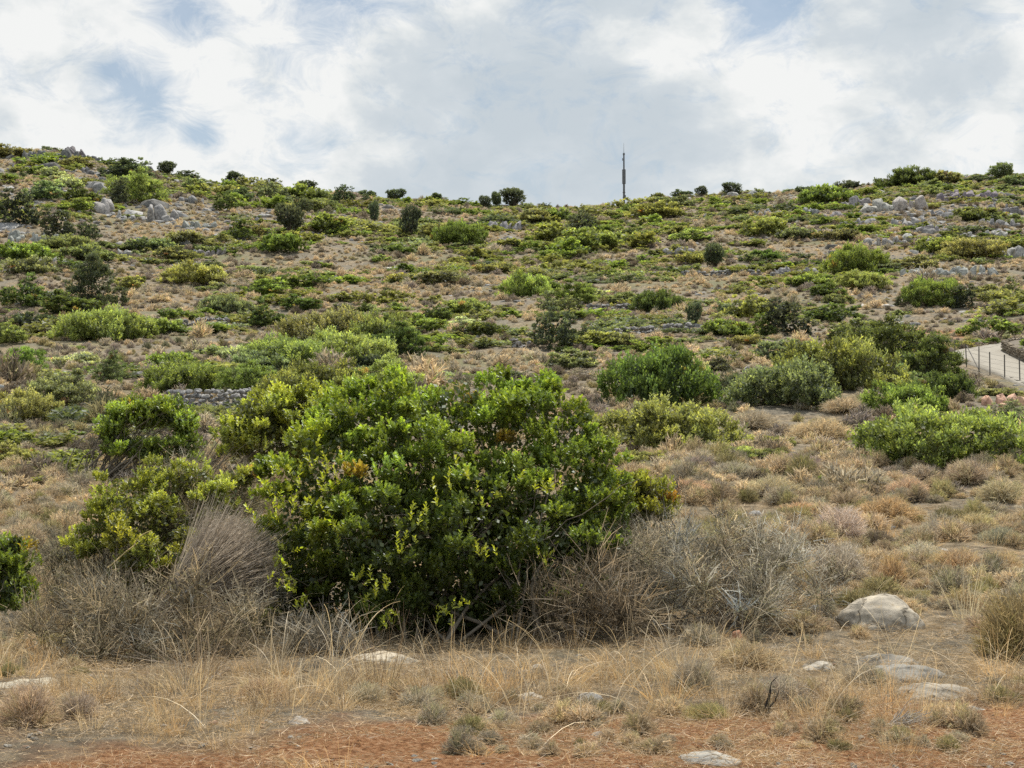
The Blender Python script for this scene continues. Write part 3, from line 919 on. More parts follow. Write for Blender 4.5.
for it in [
    (7, 157, 42, 11, 'O', 'olive shrub capping the ridge at left edge of skyline'),
    (183, 175, 23, 11, 'K', 'dark low shrub on skyline directly right of first small tree'),
    (269, 187, 19, 14, 'K', 'dark rounded shrub on skyline above a larger grey one'),
    (272, 200, 28, 18, 'G', 'wide grey green shrub just below the left skyline'),
    (342, 203, 20, 18, 'K', 'dark blocky shrub below a flat skyline top'),
    (366, 188, 19, 8, 'K', 'flat dark shrub on the crest before the skyline drops'),
    (366, 202, 11, 9, 'K', 'small dark round shrub under the flat crest shrub'),
    (543, 210, 14, 7, 'K', 'small dark shrub on skyline right of the three clustered trees'),
    (581, 235, 32, 25, 'K', 'large dark grey dome shrub below skyline left of the mast'),
    (683, 194, 19, 10, 'K', 'rounded dark shrub on skyline first right of the mast'),
    (679, 209, 28, 16, 'G', 'grey green shrub beneath the first rounded skyline crown'),
    (658, 201, 22, 8, 'O', 'low olive shrub on skyline directly right of the mast'),
    (800, 188, 34, 8, 'K', 'long flat dark shrub lying along the right skyline'),
    (847, 183, 24, 10, 'K', 'dark twin lobed shrub on skyline above the rocky band'),
    (906, 187, 64, 17, 'D', 'broadest dark green thicket on the right skyline'),
    (935, 184, 40, 12, 'O', 'olive slope shrub tailing off the broad skyline thicket'),
    (952, 179, 12, 6, 'O', 'tiny olive tuft on skyline before the far right tree'),
    (1015, 186, 24, 14, 'G', 'grey green shrub at right edge below the largest skyline tree'),
    (980, 183, 24, 7, 'K', 'low dark shrub on skyline touching the far right tree'),
    (123, 181, 46, 23, 'K', 'broad dark grey shrub under the left skyline beside bright mound'),
    (140, 204, 62, 31, 'B', 'bright yellow green mound high on the left slope'),
    (120, 206, 26, 27, 'K', 'dark shrub in front of the bright mound on left slope'),
    (52, 178, 22, 13, 'P', 'pale grey cushion, upper left of the stepped pale group'),
    (62, 184, 22, 12, 'P', 'pale grey cushion, middle of the stepped pale group'),
    (68, 189, 26, 11, 'P', 'pale grey cushion, lowest of the stepped pale group'),
    (73, 168, 26, 13, 'O', 'yellowish olive shrub just below the jagged skyline rocks'),
    (22, 227, 40, 38, 'K', 'largest dark grey shrub near left edge under the ridge'),
    (60, 238, 36, 30, 'K', 'second dark grey shrub right of the largest left edge one'),
    (90, 241, 22, 20, 'K', 'small dark shrub right of the pair below the pale rocks'),
    (82, 204, 30, 20, 'D', 'deep green shrub between pale cushions and pale boulders'),
    (42, 200, 36, 22, 'G', 'grey green thicket left of the pale cushions'),
    (78, 212, 30, 16, 'M', 'mid green shrub under the deep green one near pale boulders'),
    (240, 201, 24, 16, 'K', 'dark shrub below the lone round skyline tree'),
    (226, 212, 22, 20, 'D', 'deep green shrub below and left of the lone skyline tree'),
    (240, 242, 28, 24, 'D', 'dark green rounded shrub on left slope with yellow neighbour'),
    (256, 237, 15, 12, 'Y', 'small yellow shrub touching a dark green rounded one'),
    (193, 190, 20, 14, 'G', 'grey shrub among stones below second skyline crown'),
    (303, 213, 17, 17, 'K', 'dark round shrub beside yellow patch under left ridge'),
    (280, 211, 20, 11, 'Y', 'yellow patch of shrub high under the left ridge'),
    (300, 200, 46, 14, 'M', 'mid green low thicket right of yellow patch under ridge'),
    (328, 233, 46, 20, 'M', 'flat green thicket right of the tall dark grey tree'),
    (318, 212, 40, 14, 'O', 'olive low shrub under the mid green ridge thicket'),
    (284, 254, 44, 18, 'M', 'mid green low shrub left slope under the tall grey tree'),
    (275, 246, 28, 10, 'O', 'olive low shrub beneath the base of tall grey tree'),
    (190, 246, 40, 14, 'O', 'flat olive shrub on stony left slope'),
    (171, 262, 34, 16, 'O', 'olive low shrub in the middle of the left slope'),
    (150, 252, 40, 14, 'G', 'grey green low shrub beside the olive one on left slope'),
    (20, 262, 52, 20, 'M', 'green flat thicket at left edge below grey scree'),
    (68, 252, 54, 14, 'O', 'olive flat thicket right of the grey scree'),
    (30, 276, 50, 18, 'G', 'grey green flat thicket at left edge above dark green shrub'),
    (88, 262, 44, 16, 'O', 'olive shrub above the large dark grey tree like shrub'),
    (97, 309, 58, 54, 'K', 'large dark grey rounded shrub left, taller than its neighbours'),
    (128, 289, 24, 14, 'Y', 'small yellowish shrub right of the large dark grey one'),
    (20, 309, 46, 34, 'D', 'dark green shrub at left edge below the terraces'),
    (73, 318, 52, 27, 'D', 'dark green smooth dome in front of large dark grey shrub'),
    (196, 287, 74, 20, 'Y', 'long yellow green low shrub in the middle of left slope'),
    (214, 270, 20, 11, 'G', 'grey green knob at upper end of long yellow green shrub'),
    (263, 296, 42, 19, 'M', 'mid green shrub right of the long yellow green one'),
    (227, 315, 56, 19, 'G', 'grey green wide shrub below the long yellow green one'),
    (269, 329, 34, 30, 'D', 'rounded green bush with black shaded base standing in straw'),
    (304, 311, 36, 18, 'D', 'deep green shrub right of the rounded bush in straw'),
    (106, 342, 88, 34, 'B', 'bright light green mound, largest on the left slope'),
    (7, 345, 34, 24, 'B', 'bright green shrub cut by left edge of the view'),
    (32, 330, 50, 17, 'K', 'dark low shrub between dome and left edge'),
    (58, 330, 28, 13, 'G', 'grey green shrub behind the largest bright mound'),
    (160, 334, 44, 17, 'M', 'mid green shrub right of the largest bright mound'),
    (18, 378, 50, 34, 'M', 'rounded green shrub near left edge beside small stone heap'),
    (80, 366, 38, 14, 'P', 'pale grey green cushion beside dark trunked shrub'),
    (112, 384, 34, 36, 'G', 'grey green upright shrub with dark bare base, left middle'),
    (240, 362, 38, 16, 'P', 'pale cushion above the stone heap left of centre'),
    (178, 371, 52, 20, 'M', 'yellow green shrub above the thicket over the stone heap'),
    (192, 396, 96, 32, 'M', 'low green thicket directly above the stone heap'),
    (236, 384, 42, 20, 'G', 'grey green shrub right end of thicket above stone heap'),
    (463, 246, 64, 22, 'M', 'green mound left of centre high on the slope'),
    (440, 238, 34, 13, 'O', 'olive shrub at upper left of the high green mound'),
    (530, 224, 44, 14, 'O', 'olive thicket under the three clustered skyline trees'),
    (556, 222, 34, 14, 'M', 'green thicket left of the large dark grey dome'),
    (553, 242, 44, 20, 'B', 'bright green shrub below the large dark grey dome'),
    (590, 250, 52, 18, 'B', 'bright green shrub right below the large dark grey dome'),
    (630, 240, 30, 14, 'O', 'olive shrub below the mast on the upper slope'),
    (644, 246, 28, 13, 'B', 'small bright green shrub under the mast midway down slope'),
    (656, 219, 50, 14, 'B', 'bright yellow green thicket just below ridge right of mast'),
    (630, 214, 26, 10, 'M', 'green shrub on ridge shoulder under the mast'),
    (686, 243, 34, 15, 'B', 'bright green shrub above a grey rock patch right of mast'),
    (690, 264, 30, 11, 'Y', 'yellow shrub left of the upright tree above stone wall'),
    (643, 265, 14, 10, 'D', 'lone small dark bush on straw below the mast'),
    (381, 263, 18, 8, 'B', 'small bright tuft on the brown slope left of centre'),
    (454, 267, 22, 10, 'Y', 'small yellow tuft on the brown slope, second from left'),
    (497, 273, 36, 12, 'Y', 'yellow low mound on the brown slope, largest of three tufts'),
    (403, 283, 28, 9, 'Y', 'flat yellow tuft in straw band left of centre'),
    (440, 285, 46, 11, 'G', 'flat grey green shrub in straw band left of centre'),
    (388, 294, 15, 8, 'K', 'tiny dark bush alone in the straw band'),
    (343, 312, 20, 10, 'K', 'dark low bush beside pale cushion above central thicket'),
    (365, 312, 13, 10, 'D', 'small green ball bush left of small pale cushion'),
    (374, 313, 12, 9, 'P', 'small pale cushion above the central thicket'),
    (526, 299, 62, 26, 'B', 'bright yellow green mound in middle of the slope'),
    (572, 304, 54, 24, 'M', 'green shrub right of the bright mid slope mound'),
    (590, 300, 30, 14, 'P', 'pale grey green shrub right of bright mid slope mound'),
    (548, 313, 28, 22, 'G', 'grey green ball shrub, left one of a touching pair'),
    (568, 314, 24, 18, 'G', 'grey green ball shrub, right one of a touching pair'),
    (624, 306, 34, 15, 'O', 'olive shrub at left end of dark green strip'),
    (660, 312, 56, 22, 'D', 'dark green strip shrub behind the middle stone terrace'),
    (468, 316, 46, 18, 'B', 'bright green shrub on top of mixed mound at centre'),
    (428, 332, 40, 22, 'M', 'green shrub at left part of mixed mound at centre'),
    (438, 322, 26, 18, 'D', 'dark green ball on the mixed mound at centre'),
    (464, 331, 34, 17, 'P', 'pale shrub on the mixed mound at centre'),
    (486, 336, 40, 14, 'D', 'dark low shrub right end of the mixed mound at centre'),
    (408, 335, 26, 12, 'K', 'dark shaded shrub at left foot of the mixed mound'),
    (553, 351, 42, 42, 'K', 'tall dark grey green ball bush near centre behind big bush'),
    (590, 348, 38, 18, 'Y', 'yellow green shrub right of tall grey green ball bush'),
    (616, 346, 34, 13, 'O', 'olive shrub between yellow green shrub and small green one'),
    (652, 353, 36, 20, 'M', 'small green shrub above the large deep green dome'),
    (574, 369, 44, 24, 'G', 'grey green shrub between big bush and deep green dome'),
    (648, 375, 30, 20, 'D', 'dark knob at the top of the large deep green dome'),
    (688, 384, 46, 28, 'P', 'pale grey dome behind the right of deep green dome'),
    (716, 372, 26, 18, 'K', 'dark small shrub right of the pale grey dome'),
    (655, 409, 140, 58, 'D', 'large deep green dome shrub right behind the big bush'),
    (664, 452, 138, 46, 'Y', 'yellow green dense mound right of the big central bush'),
    (766, 236, 46, 18, 'B', 'bright green shrub left on the upper right slope'),
    (822, 205, 46, 19, 'M', 'green shrub under the long flat skyline shrub'),
    (840, 241, 36, 12, 'O', 'olive low shrub right slope left of the grey stone band'),
    (795, 240, 34, 12, 'G', 'grey green low shrub on the upper right slope'),
    (765, 260, 30, 11, 'D', 'small green shrub in straw above long stone wall'),
    (857, 276, 66, 28, 'M', 'green mound on right slope with small dark ball inside'),
    (872, 263, 11, 12, 'K', 'small dark ball poking from the green right slope mound'),
    (890, 275, 30, 17, 'G', 'grey green shrub touching right side of green slope mound'),
    (915, 270, 36, 18, 'O', 'olive shrub above the right white rock scree'),
    (948, 246, 32, 16, 'D', 'dark green shrub on right slope above long yellow band'),
    (938, 254, 40, 15, 'B', 'bright green shrub at left of the long yellow band'),
    (975, 260, 70, 18, 'Y', 'long yellow green band of shrub on the right slope'),
    (1010, 250, 30, 14, 'B', 'bright shrub at right edge over grey boulder'),
    (975, 219, 40, 13, 'O', 'olive shrub between the two dark rocky bands'),
    (970, 222, 30, 10, 'D', 'low green shrub in rocky band at far right'),
    (862, 292, 56, 15, 'Y', 'yellow green low strip under the green slope mound'),
    (826, 297, 32, 16, 'D', 'dark green shrub left of the yellow green low strip'),
    (808, 286, 36, 12, 'M', 'green low shrub left below the green slope mound'),
    (930, 308, 66, 28, 'M', 'green spreading shrub over the red earth slope'),
    (961, 309, 26, 25, 'K', 'grey upright shrub at right side of the green spreading one'),
    (985, 301, 40, 18, 'O', 'olive shrub right of the grey upright shrub'),
    (1014, 300, 26, 22, 'O', 'olive shrub at right edge above the red earth'),
    (899, 306, 11, 10, 'K', 'tiny dark ball at the left edge of red earth'),
    (754, 320, 42, 27, 'B', 'bright green mound left of the dark square bush'),
    (790, 336, 48, 38, 'K', 'dark square topped bush on the right middle slope'),
    (766, 337, 24, 22, 'M', 'small green bush left foot of the dark square bush'),
    (836, 324, 46, 22, 'D', 'olive dark bush right of the dark square bush'),
    (838, 304, 26, 11, 'O', 'small olive bush above the olive dark bush'),
    (726, 336, 48, 18, 'M', 'grey green shrub left of the bright mound on middle slope'),
    (745, 345, 30, 10, 'Y', 'small yellowish shrub in pale stones, middle slope'),
    (770, 361, 34, 24, 'G', 'grey ball shrub left behind the right green thicket'),
    (792, 356, 36, 20, 'G', 'grey green shrub at top left of the right green thicket'),
    (854, 342, 50, 24, 'O', 'olive topped shrub behind the right green thicket'),
    (895, 372, 112, 52, 'D', 'deep green mound, highest part of the right green thicket'),
    (928, 380, 72, 46, 'D', 'dark green lobe of the thicket reaching the fence'),
    (830, 392, 126, 52, 'L', 'mid green broad front of the right green thicket'),
    (888, 386, 64, 28, 'G', 'grey green patch in the lower right green thicket'),
    (778, 408, 116, 44, 'G', 'grey leaved wide shrub in front of the right thicket'),
    (735, 395, 40, 22, 'K', 'grey dark shrub right of the large deep green dome'),
    (945, 400, 70, 26, 'D', 'dark green shrub left of the reddish stone pile'),
    (905, 414, 96, 30, 'M', 'flat green shrub behind the nearest right green mound'),
    (940, 470, 165, 56, 'L', 'nearest large green mound on the right, yellow green leaves'),
    (1010, 431, 40, 30, 'G', 'grey green shrub at right edge below reddish stone pile'),
    (1000, 396, 50, 8, 'O', 'olive strip of shrub under the wire fence'),
    (992, 337, 48, 22, 'M', 'green shrub above the concrete road'),
    (963, 348, 17, 8, 'Y', 'small yellow shrub at the upper edge of the road'),
    (1006, 340, 9, 9, 'P', 'tiny pale tuft beside the upper road edge'),
    (296, 374, 108, 36, 'L', 'green shrub in left part of the central thicket'),
    (328, 350, 100, 36, 'O', 'olive shrub at the top left of the central thicket'),
    (374, 350, 80, 34, 'L', 'green shrub at the top right of the central thicket'),
    (392, 360, 56, 36, 'D', 'deep green shrub at right end of the central thicket'),
    (345, 372, 104, 36, 'B', 'bright shrub in the middle of the central thicket'),
    (288, 358, 44, 22, 'K', 'dark grey shrub inside the central thicket'),
    (256, 376, 66, 30, 'G', 'grey green shrub at the left end of central thicket'),
    (258, 398, 74, 36, 'M', 'green shrub between central thicket and yellow bush'),
    (312, 404, 104, 42, 'L', 'yellow green shrub in front of the central thicket'),
    (374, 398, 84, 40, 'B', 'bright shrub behind top of the big central bush'),
    (345, 398, 30, 24, 'P', 'pale grey cushion behind top left of the big bush'),
    (372, 372, 50, 18, 'K', 'grey dark shrub right of bright shrub in central thicket'),
    (58, 409, 82, 40, 'G', 'dull grey green shrub left, beside the small stone heap'),
    (24, 424, 78, 30, 'Y', 'yellow green low shrub at left edge in middle distance'),
    (80, 400, 40, 18, 'O', 'olive shrub right behind the dull grey green one'),
    (20, 469, 56, 26, 'Y', 'yellow green low shrub at left edge in straw'),
    (208, 420, 36, 14, 'O', 'small olive shrub in front of the stone heap'),
    (770, 459, 34, 9, 'O', 'small olive tuft in dry brush right of centre'),
    (735, 460, 54, 11, 'Y', 'flat yellow tuft right of the yellow green dense mound'),
    (778, 447, 34, 10, 'Y', 'pale yellow tuft in dry brush right of centre'),
    (822, 489, 20, 13, 'M', 'small green sprout among brown cushions on the right'),
    (640, 468, 60, 14, 'Y', 'yellow low tuft in front of yellow green dense mound'),
]:
    shrub(*it, group='leafy shrubs on the hillside')

# ------------------------------------------------------------------ rocks on the hillside
for it in [
    (77, 151, 17, 13, 4, 'jagged rock tooth standing on the left skyline', (.55, .55, .6)),
    (45, 158, 56, 15, 9, 'dark rock crest on the left skyline', (.55, .55, .6)),
    (100, 164, 34, 10, 7, 'low rock crest right of the jagged skyline tooth', (.55, .55, .6)),
    (20, 172, 40, 12, 7, 'dark rocky face under the left skyline crest', (.55, .55, .6)),
    (90, 174, 20, 10, 4, 'grey rocks right of the pale cushions on left ridge', (.85, .85, .9)),
    (98, 212, 18, 22, 4, 'tall pale boulder leaning on the left slope', (1.0, 1.0, 1.06)),
    (120, 219, 32, 10, 5, 'pale rock ledge right of the tall pale boulder', (1.0, 1.0, 1.06)),
    (162, 222, 26, 20, 5, 'grey rock outcrop right of the bright left mound', (1.0, 1.0, 1.05)),
    (29, 242, 46, 14, 11, 'grey scree of broken stones at left slope', (1.05, 1.05, 1.1)),
    (127, 256, 22, 8, 4, 'small pale rocks in the middle of left slope', (1.2, 1.2, 1.2)),
    (62, 266, 18, 10, 3, 'pale stones above the large dark grey shrub', (1.3, 1.3, 1.3)),
    (212, 256, 24, 10, 5, 'grey stones on the slope below the left ridge', (.9, .9, .95)),
    (192, 203, 24, 9, 4, 'dark grey stones under the lone skyline tree', (.75, .75, .8)),
    (504, 230, 42, 12, 8, 'flat grey stone patch under the three clustered trees', (1.0, 1.0, 1.08)),
    (396, 270, 20, 5, 2, 'white flat stone on the brown slope left of centre', (1.7, 1.7, 1.65)),
    (680, 254, 26, 10, 5, 'grey rock patch above the upright tree', (1.1, 1.1, 1.18)),
    (717, 217, 22, 8, 4, 'small rocks high on ridge right of the mast', (1.0, 1.0, 1.08)),
    (756, 198, 16, 9, 3, 'grey rock on the skyline right of the round crown', (.85, .85, .9)),
    (858, 206, 22, 12, 3, 'grey rock block at left end of the ridge rock band', (.95, .95, 1.02)),
    (880, 211, 30, 17, 5, 'pale blocky outcrop in the ridge rock band', (1.2, 1.2, 1.26)),
    (911, 210, 30, 20, 3, 'largest pale boulder in the ridge rock band', (1.25, 1.22, 1.15)),
    (968, 200, 56, 13, 10, 'dark jagged rock row under the right skyline', (.75, .75, .82)),
    (1006, 215, 34, 15, 6, 'dark jagged rocks at right edge below skyline', (.72, .72, .8)),
    (811, 215, 18, 10, 3, 'grey rock left of the ridge rock band', (.9, .9, .98)),
    (835, 217, 20, 8, 4, 'low grey rocks beneath the left rock block', (.95, .95, 1.02)),
    (915, 225, 44, 11, 8, 'grey rubble row below the largest pale ridge boulder', (.95, .95, 1.02)),
    (952, 216, 34, 9, 6, 'dark rubble row right of the ridge boulder', (.8, .8, .88)),
    (887, 245, 38, 11, 8, 'grey stone heap in the middle of right slope', (1.05, 1.05, 1.12)),
    (914, 242, 18, 9, 2, 'white rounded boulder beside the grey stone heap', (1.45, 1.45, 1.45)),
    (985, 237, 44, 7, 6, 'pale flat rocks on right slope above yellow band', (1.4, 1.38, 1.35)),
    (1016, 258, 22, 15, 3, 'grey boulder at the right edge over yellow band', (1.15, 1.15, 1.2)),
    (955, 277, 90, 15, 18, 'wide white rock scree right of green slope mound', (1.15, 1.15, 1.2)),
    (798, 275, 44, 10, 8, 'grey rocks left of the green slope mound', (1.0, 1.0, 1.06)),
    (875, 308, 24, 7, 2, 'pale flat slab left of the red earth', (1.45, 1.42, 1.38)),
    (942, 353, 22, 8, 4, 'stone edging at the upper left corner of the road', (1.1, .95, .85)),
    (980, 345, 30, 6, 6, 'reddish stones along bank above the concrete road', (1.1, .85, .72)),
    (860, 224, 40, 8, 8, 'thin grey stone band under the left rock block', (.95, .95, 1.02)),
    (1000, 226, 40, 10, 7, 'grey stone band at right edge under the jagged rocks', (.9, .9, .97)),
    (935, 232, 36, 7, 7, 'grey rubble line below the dark rubble row', (1.0, 1.0, 1.06)),
    (840, 232, 34, 7, 6, 'grey rubble left of the heap on right slope', (.95, .95, 1.02)),
    (770, 215, 30, 7, 6, 'grey stones below ridge right of the round crown', (.9, .9, .97)),
    (60, 165, 34, 10, 7, 'dark rocks on left crest between olive shrubs', (.6, .6, .66)),
    (140, 168, 30, 8, 6, 'dark crest rocks left of first small skyline tree', (.62, .62, .68)),
    (110, 196, 26, 12, 5, 'grey rocks above the tall pale left boulder', (.95, .95, 1.0)),
    (200, 228, 32, 9, 7, 'grey rubble right of the outcrop on left slope', (.95, .95, 1.0)),
    (268, 224, 26, 8, 5, 'grey stones left of the tall dark grey tree', (.95, .95, 1.0)),
    (10, 390, 26, 9, 7, 'small grey stone heap at the left edge', (1.15, 1.15, 1.2)),
    (57, 363, 16, 7, 1, 'single flat grey stone left of the pale cushion', (1.0, 1.0, 1.0)),
    (204, 311, 12, 6, 3, 'small white stones on straw left of centre', (1.6, 1.6, 1.6)),
    (978, 425, 18, 14, 1, 'single blue grey rock below the reddish stone pile', (1.05, 1.08, 1.15)),
]:
    rocks(*it[:5], it[5], tint=it[6])
for i, (cx, b, w_, h_, lab) in enumerate([
    (989, 406, 17, 15, 'leftmost reddish block of the pile under the fence'), (1002, 404, 16, 13, 'second reddish block of the pile under the fence'),
    (1013, 402, 14, 12, 'third and highest reddish block of the pile under fence'), (1022, 406, 18, 13, 'rightmost pinkish block of the pile at right edge'),
        (1005, 409, 14, 8, 'small reddish block in front of the pile under fence')]):
    rocks(cx, b, w_, h_, 1, lab, 'rock', 'rock', (1.9, 1.25, .95), 'reddish blocks below the fence')

stone_wall([(622, 279), (660, 276.5), (710, 276), (760, 275)], .55, 'long low dry stone wall across the upper middle slope', .45)
stone_wall([(586, 311), (620, 310), (656, 309)], .5, 'short dry stone terrace below the dark green strip shrub', .4)
stone_wall([(615, 336), (650, 333), (690, 330)], .5, 'broken stone terrace in front of thin grey upright tree', .4)
stone_wall([(510, 348), (530, 347)], .5, 'short pale stone terrace left of tall ball bush', .3, tint=(.8, .8, .84))
stone_wall([(175, 327), (230, 324.5)], .4, 'faint stone terrace on the left under grey green shrub', .4, tint=(.8, .8, .85))
stone_wall([(770, 277), (800, 275)], .4, 'stone terrace stub right of the long low wall', .4)
stone_wall([(168, 408), (195, 407), (225, 410), (250, 406)], .62, 'heap of pale stacked stones left of the big bush', .24, 'stone_heap', .9, (.85, .86, .9))

# ------------------------------------------------------------------ middle and foreground plants built one by one
def px3(px, py, Y):
    d = ray(px, py)
    return np.array([d[0] * Y, Y, EYE[2] + d[2] * Y])


def custom_bush(name, lobes_px, Y0, base_px, n, k, L, W, tint, label, cat='shrub', newf=.25, nbr=40, r0=.02, colf=None, extra=None, bspread=.2, depth=.5, group=None, rough=.25, br_top=0):
    """lobes_px: (px, py, radius px, depth offset m, vertical squash)"""
    bx, bY, bz = hit(*base_px)
    root = np.array([bx, Y0, float(H(bx, Y0))])
    lob = []
    for q in lobes_px:
        Y = Y0 + q[3]; r = q[2] * Y / FPX
        c = px3(q[0], q[1], Y) - root
        lob.append([*c, r, r * 1.0, r * (q[4] if len(q) > 4 else .9)])
    lob = np.array(lob)
    t = obj(name, None); t.location = root
    P, N, rel, tn = clumped(lob, n // 14, 17, L * 3.6, depth, rough, len(label), floor=.03, gap=-.24, hue=.28)
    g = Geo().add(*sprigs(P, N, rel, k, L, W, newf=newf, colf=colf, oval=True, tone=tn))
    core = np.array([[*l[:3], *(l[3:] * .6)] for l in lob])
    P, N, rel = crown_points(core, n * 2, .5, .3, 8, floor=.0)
    g.add(*leaves(P, rdir(len(P)), rdir(len(P)), L * 1.3, L * .45, np.full((len(P), 3), .45), False))  # core leaves darkened to stand for shade deep in the bush
    if extra is not None: extra(g, root)
    obj('foliage', g.mesh('foliage', M_GLOSS), t, TINT[tint] if isinstance(tint, str) else tint)
    obj('branches', branch_geo(lob, nbr, r0, spread=bspread, tips=3).mesh('branches', M_BARK), t, (.22, .19, .15))
    EXCL.append((root[0], root[1], .35 * (lob[:, 0].max() - lob[:, 0].min() + lob[:, 3].mean())))
    return tag(t, label, cat, group)


def yellow_sprigs(spots):
    def f(g, root):
        for (px, py, Y, r, n) in spots:
            c = px3(px, py, Y) - root
            P = c + R.normal(size=(n, 3)) * r
            N = unit(R.normal(size=(n, 3)) * .5 + [0, -.3, .6])
            g.add(*sprigs(P, N, np.ones(n), 9, .042, .24, newf=1.0, colf=lambda p: np.full((len(p), 3), 1.0) * np.array([1.25, 1.08, .75])))
    return f


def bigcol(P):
    # olive-gold young growth on the left flank, shade painted in darker towards the foot
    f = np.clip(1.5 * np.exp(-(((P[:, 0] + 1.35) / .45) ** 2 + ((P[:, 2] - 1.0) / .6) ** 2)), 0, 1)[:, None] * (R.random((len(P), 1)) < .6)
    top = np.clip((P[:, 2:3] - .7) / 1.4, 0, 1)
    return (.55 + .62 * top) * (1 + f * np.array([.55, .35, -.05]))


BIG_Y = 13.0
custom_bush('leafy_shrub', [
    (430, 446, 80, .3), (520, 436, 72, .5), (372, 442, 70, .5), (335, 470, 66, .2), (565, 480, 62, .2), (590, 500, 42, .3), (480, 520, 90, -.3), (395, 535, 85, -.35),
    (315, 545, 66, -.15), (560, 560, 62, -.1), (450, 585, 66, -.35), (300, 500, 48, .1), (520, 585, 50, -.2), (370, 590, 60, -.3), (285, 585, 40, 0), (455, 405, 44, .4), (540, 405, 38, .6), (395, 400, 40, .7), (492, 408, 44, .5), (572, 428, 38, .45), (350, 412, 38, .7), (300, 610, 36, .1), (340, 615, 44, -.1), (400, 615, 46, -.3), (460, 620, 44, -.2), (515, 612, 44, -.1), (560, 600, 40, 0), (430, 560, 70, .5), (340, 560, 60, .5), (520, 550, 70, .5), (565, 530, 52, .3), (590, 540, 40, .3)],
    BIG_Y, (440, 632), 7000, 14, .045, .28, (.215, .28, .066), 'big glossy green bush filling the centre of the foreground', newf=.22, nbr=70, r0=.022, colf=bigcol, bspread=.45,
    extra=yellow_sprigs([(275, 560, 12.25, .05, 7), (290, 578, 12.1, .06, 8), (262, 614, 12.3, .05, 6), (380, 582, 11.75, .05, 6), (365, 574, 11.8, .04, 5), (446, 611, 11.75, .04, 5), (484, 548, 11.8, .04, 6), (386, 614, 11.9, .05, 5), (545, 552, 12.2, .03, 4), (402, 536, 11.85, .05, 5), (455, 598, 11.75, .03, 3), (300, 602, 12.0, .04, 4), (300, 485, 12.45, .16, 24), (275, 500, 12.5, .12, 14), (322, 505, 12.2, .14, 16), (330, 470, 12.45, .14, 12), (470, 480, 11.95, .10, 9), (425, 500, 11.95, .10, 8), (530, 480, 12.2, .10, 8)]))
custom_bush('leafy_shrub', [(632, 492, 30, 0, .8), (652, 502, 24, .1, .7), (610, 507, 30, -.1, .8), (636, 514, 26, -.1, .6)], 14.6, (640, 530), 900, 12, .042, .26, (.26, .27, .07),
            'olive green low shrub growing from right flank of big bush', newf=.4, nbr=20, r0=.012)
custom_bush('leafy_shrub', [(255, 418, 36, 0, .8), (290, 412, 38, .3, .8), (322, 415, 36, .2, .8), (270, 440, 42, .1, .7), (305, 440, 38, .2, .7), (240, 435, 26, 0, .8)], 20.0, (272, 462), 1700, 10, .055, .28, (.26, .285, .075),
            'yellow green bush with black underside left behind big bush', newf=.4, nbr=30, r0=.015, colf=lambda P: .45 + .75 * np.clip((P[:, 2:3] - .4) / .7, 0, 1) * np.array([[1, 1, 1]]))  # underside shade painted into the leaf tone by height
custom_bush('leafy_shrub', [(118, 418, 22, 0, .75), (140, 412, 26, .3, .65), (165, 412, 24, .2, .65), (183, 424, 18, 0, .8), (110, 435, 14, 0, .9), (125, 447, 18, -.2, .6), (150, 450, 20, -.2, .5), (185, 447, 20, 0, .8)], 27.0, (145, 457), 1300, 9, .065, .28, (.22, .285, .065),
            'green shrub with bare dark stems showing under its crown', newf=.35, nbr=60, r0=.022, bspread=.35)
custom_bush('leafy_shrub', [(122, 492, 38, 0, .7), (160, 482, 42, .2, .6), (195, 482, 34, .3, .6), (140, 515, 42, -.2, .8), (108, 525, 32, -.1, .8), (170, 525, 36, -.2, .9), (218, 500, 34, .1, .8), (240, 480, 26, .4, .7), (150, 560, 34, -.3, 1.), (190, 560, 24, -.3, 1.), (85, 545, 22, -.2, 1.)], 13.5, (145, 600), 1300, 11, .036, .25, (.29, .315, .09),
            'loose yellow green shrub on the left with dry twigs through it', newf=.5, nbr=40, r0=.012, depth=.7)
custom_bush('leafy_shrub', [(4, 560, 22, 0, 1), (-20, 575, 40, .1, 1), (10, 590, 20, -.1, .9), (16, 545, 10, 0, 1.2)], 12.6, (0, 618), 900, 11, .040, .25, (.17, .215, .055),
            'dark green bush cut off by the left edge in foreground', newf=.3, nbr=20, r0=.012)
custom_bush('leafy_shrub', [(118, 535, 14, 0, 1.4), (130, 560, 12, 0, 1.4), (148, 545, 10, 0, 1.6), (186, 535, 10, 0, 1.6)], 12.9, (135, 610), 170, 10, .040, .25, (.33, .34, .09),
            'thin yellow green saplings rising through grey brush on left', newf=.8, nbr=14, r0=.008, depth=.9)


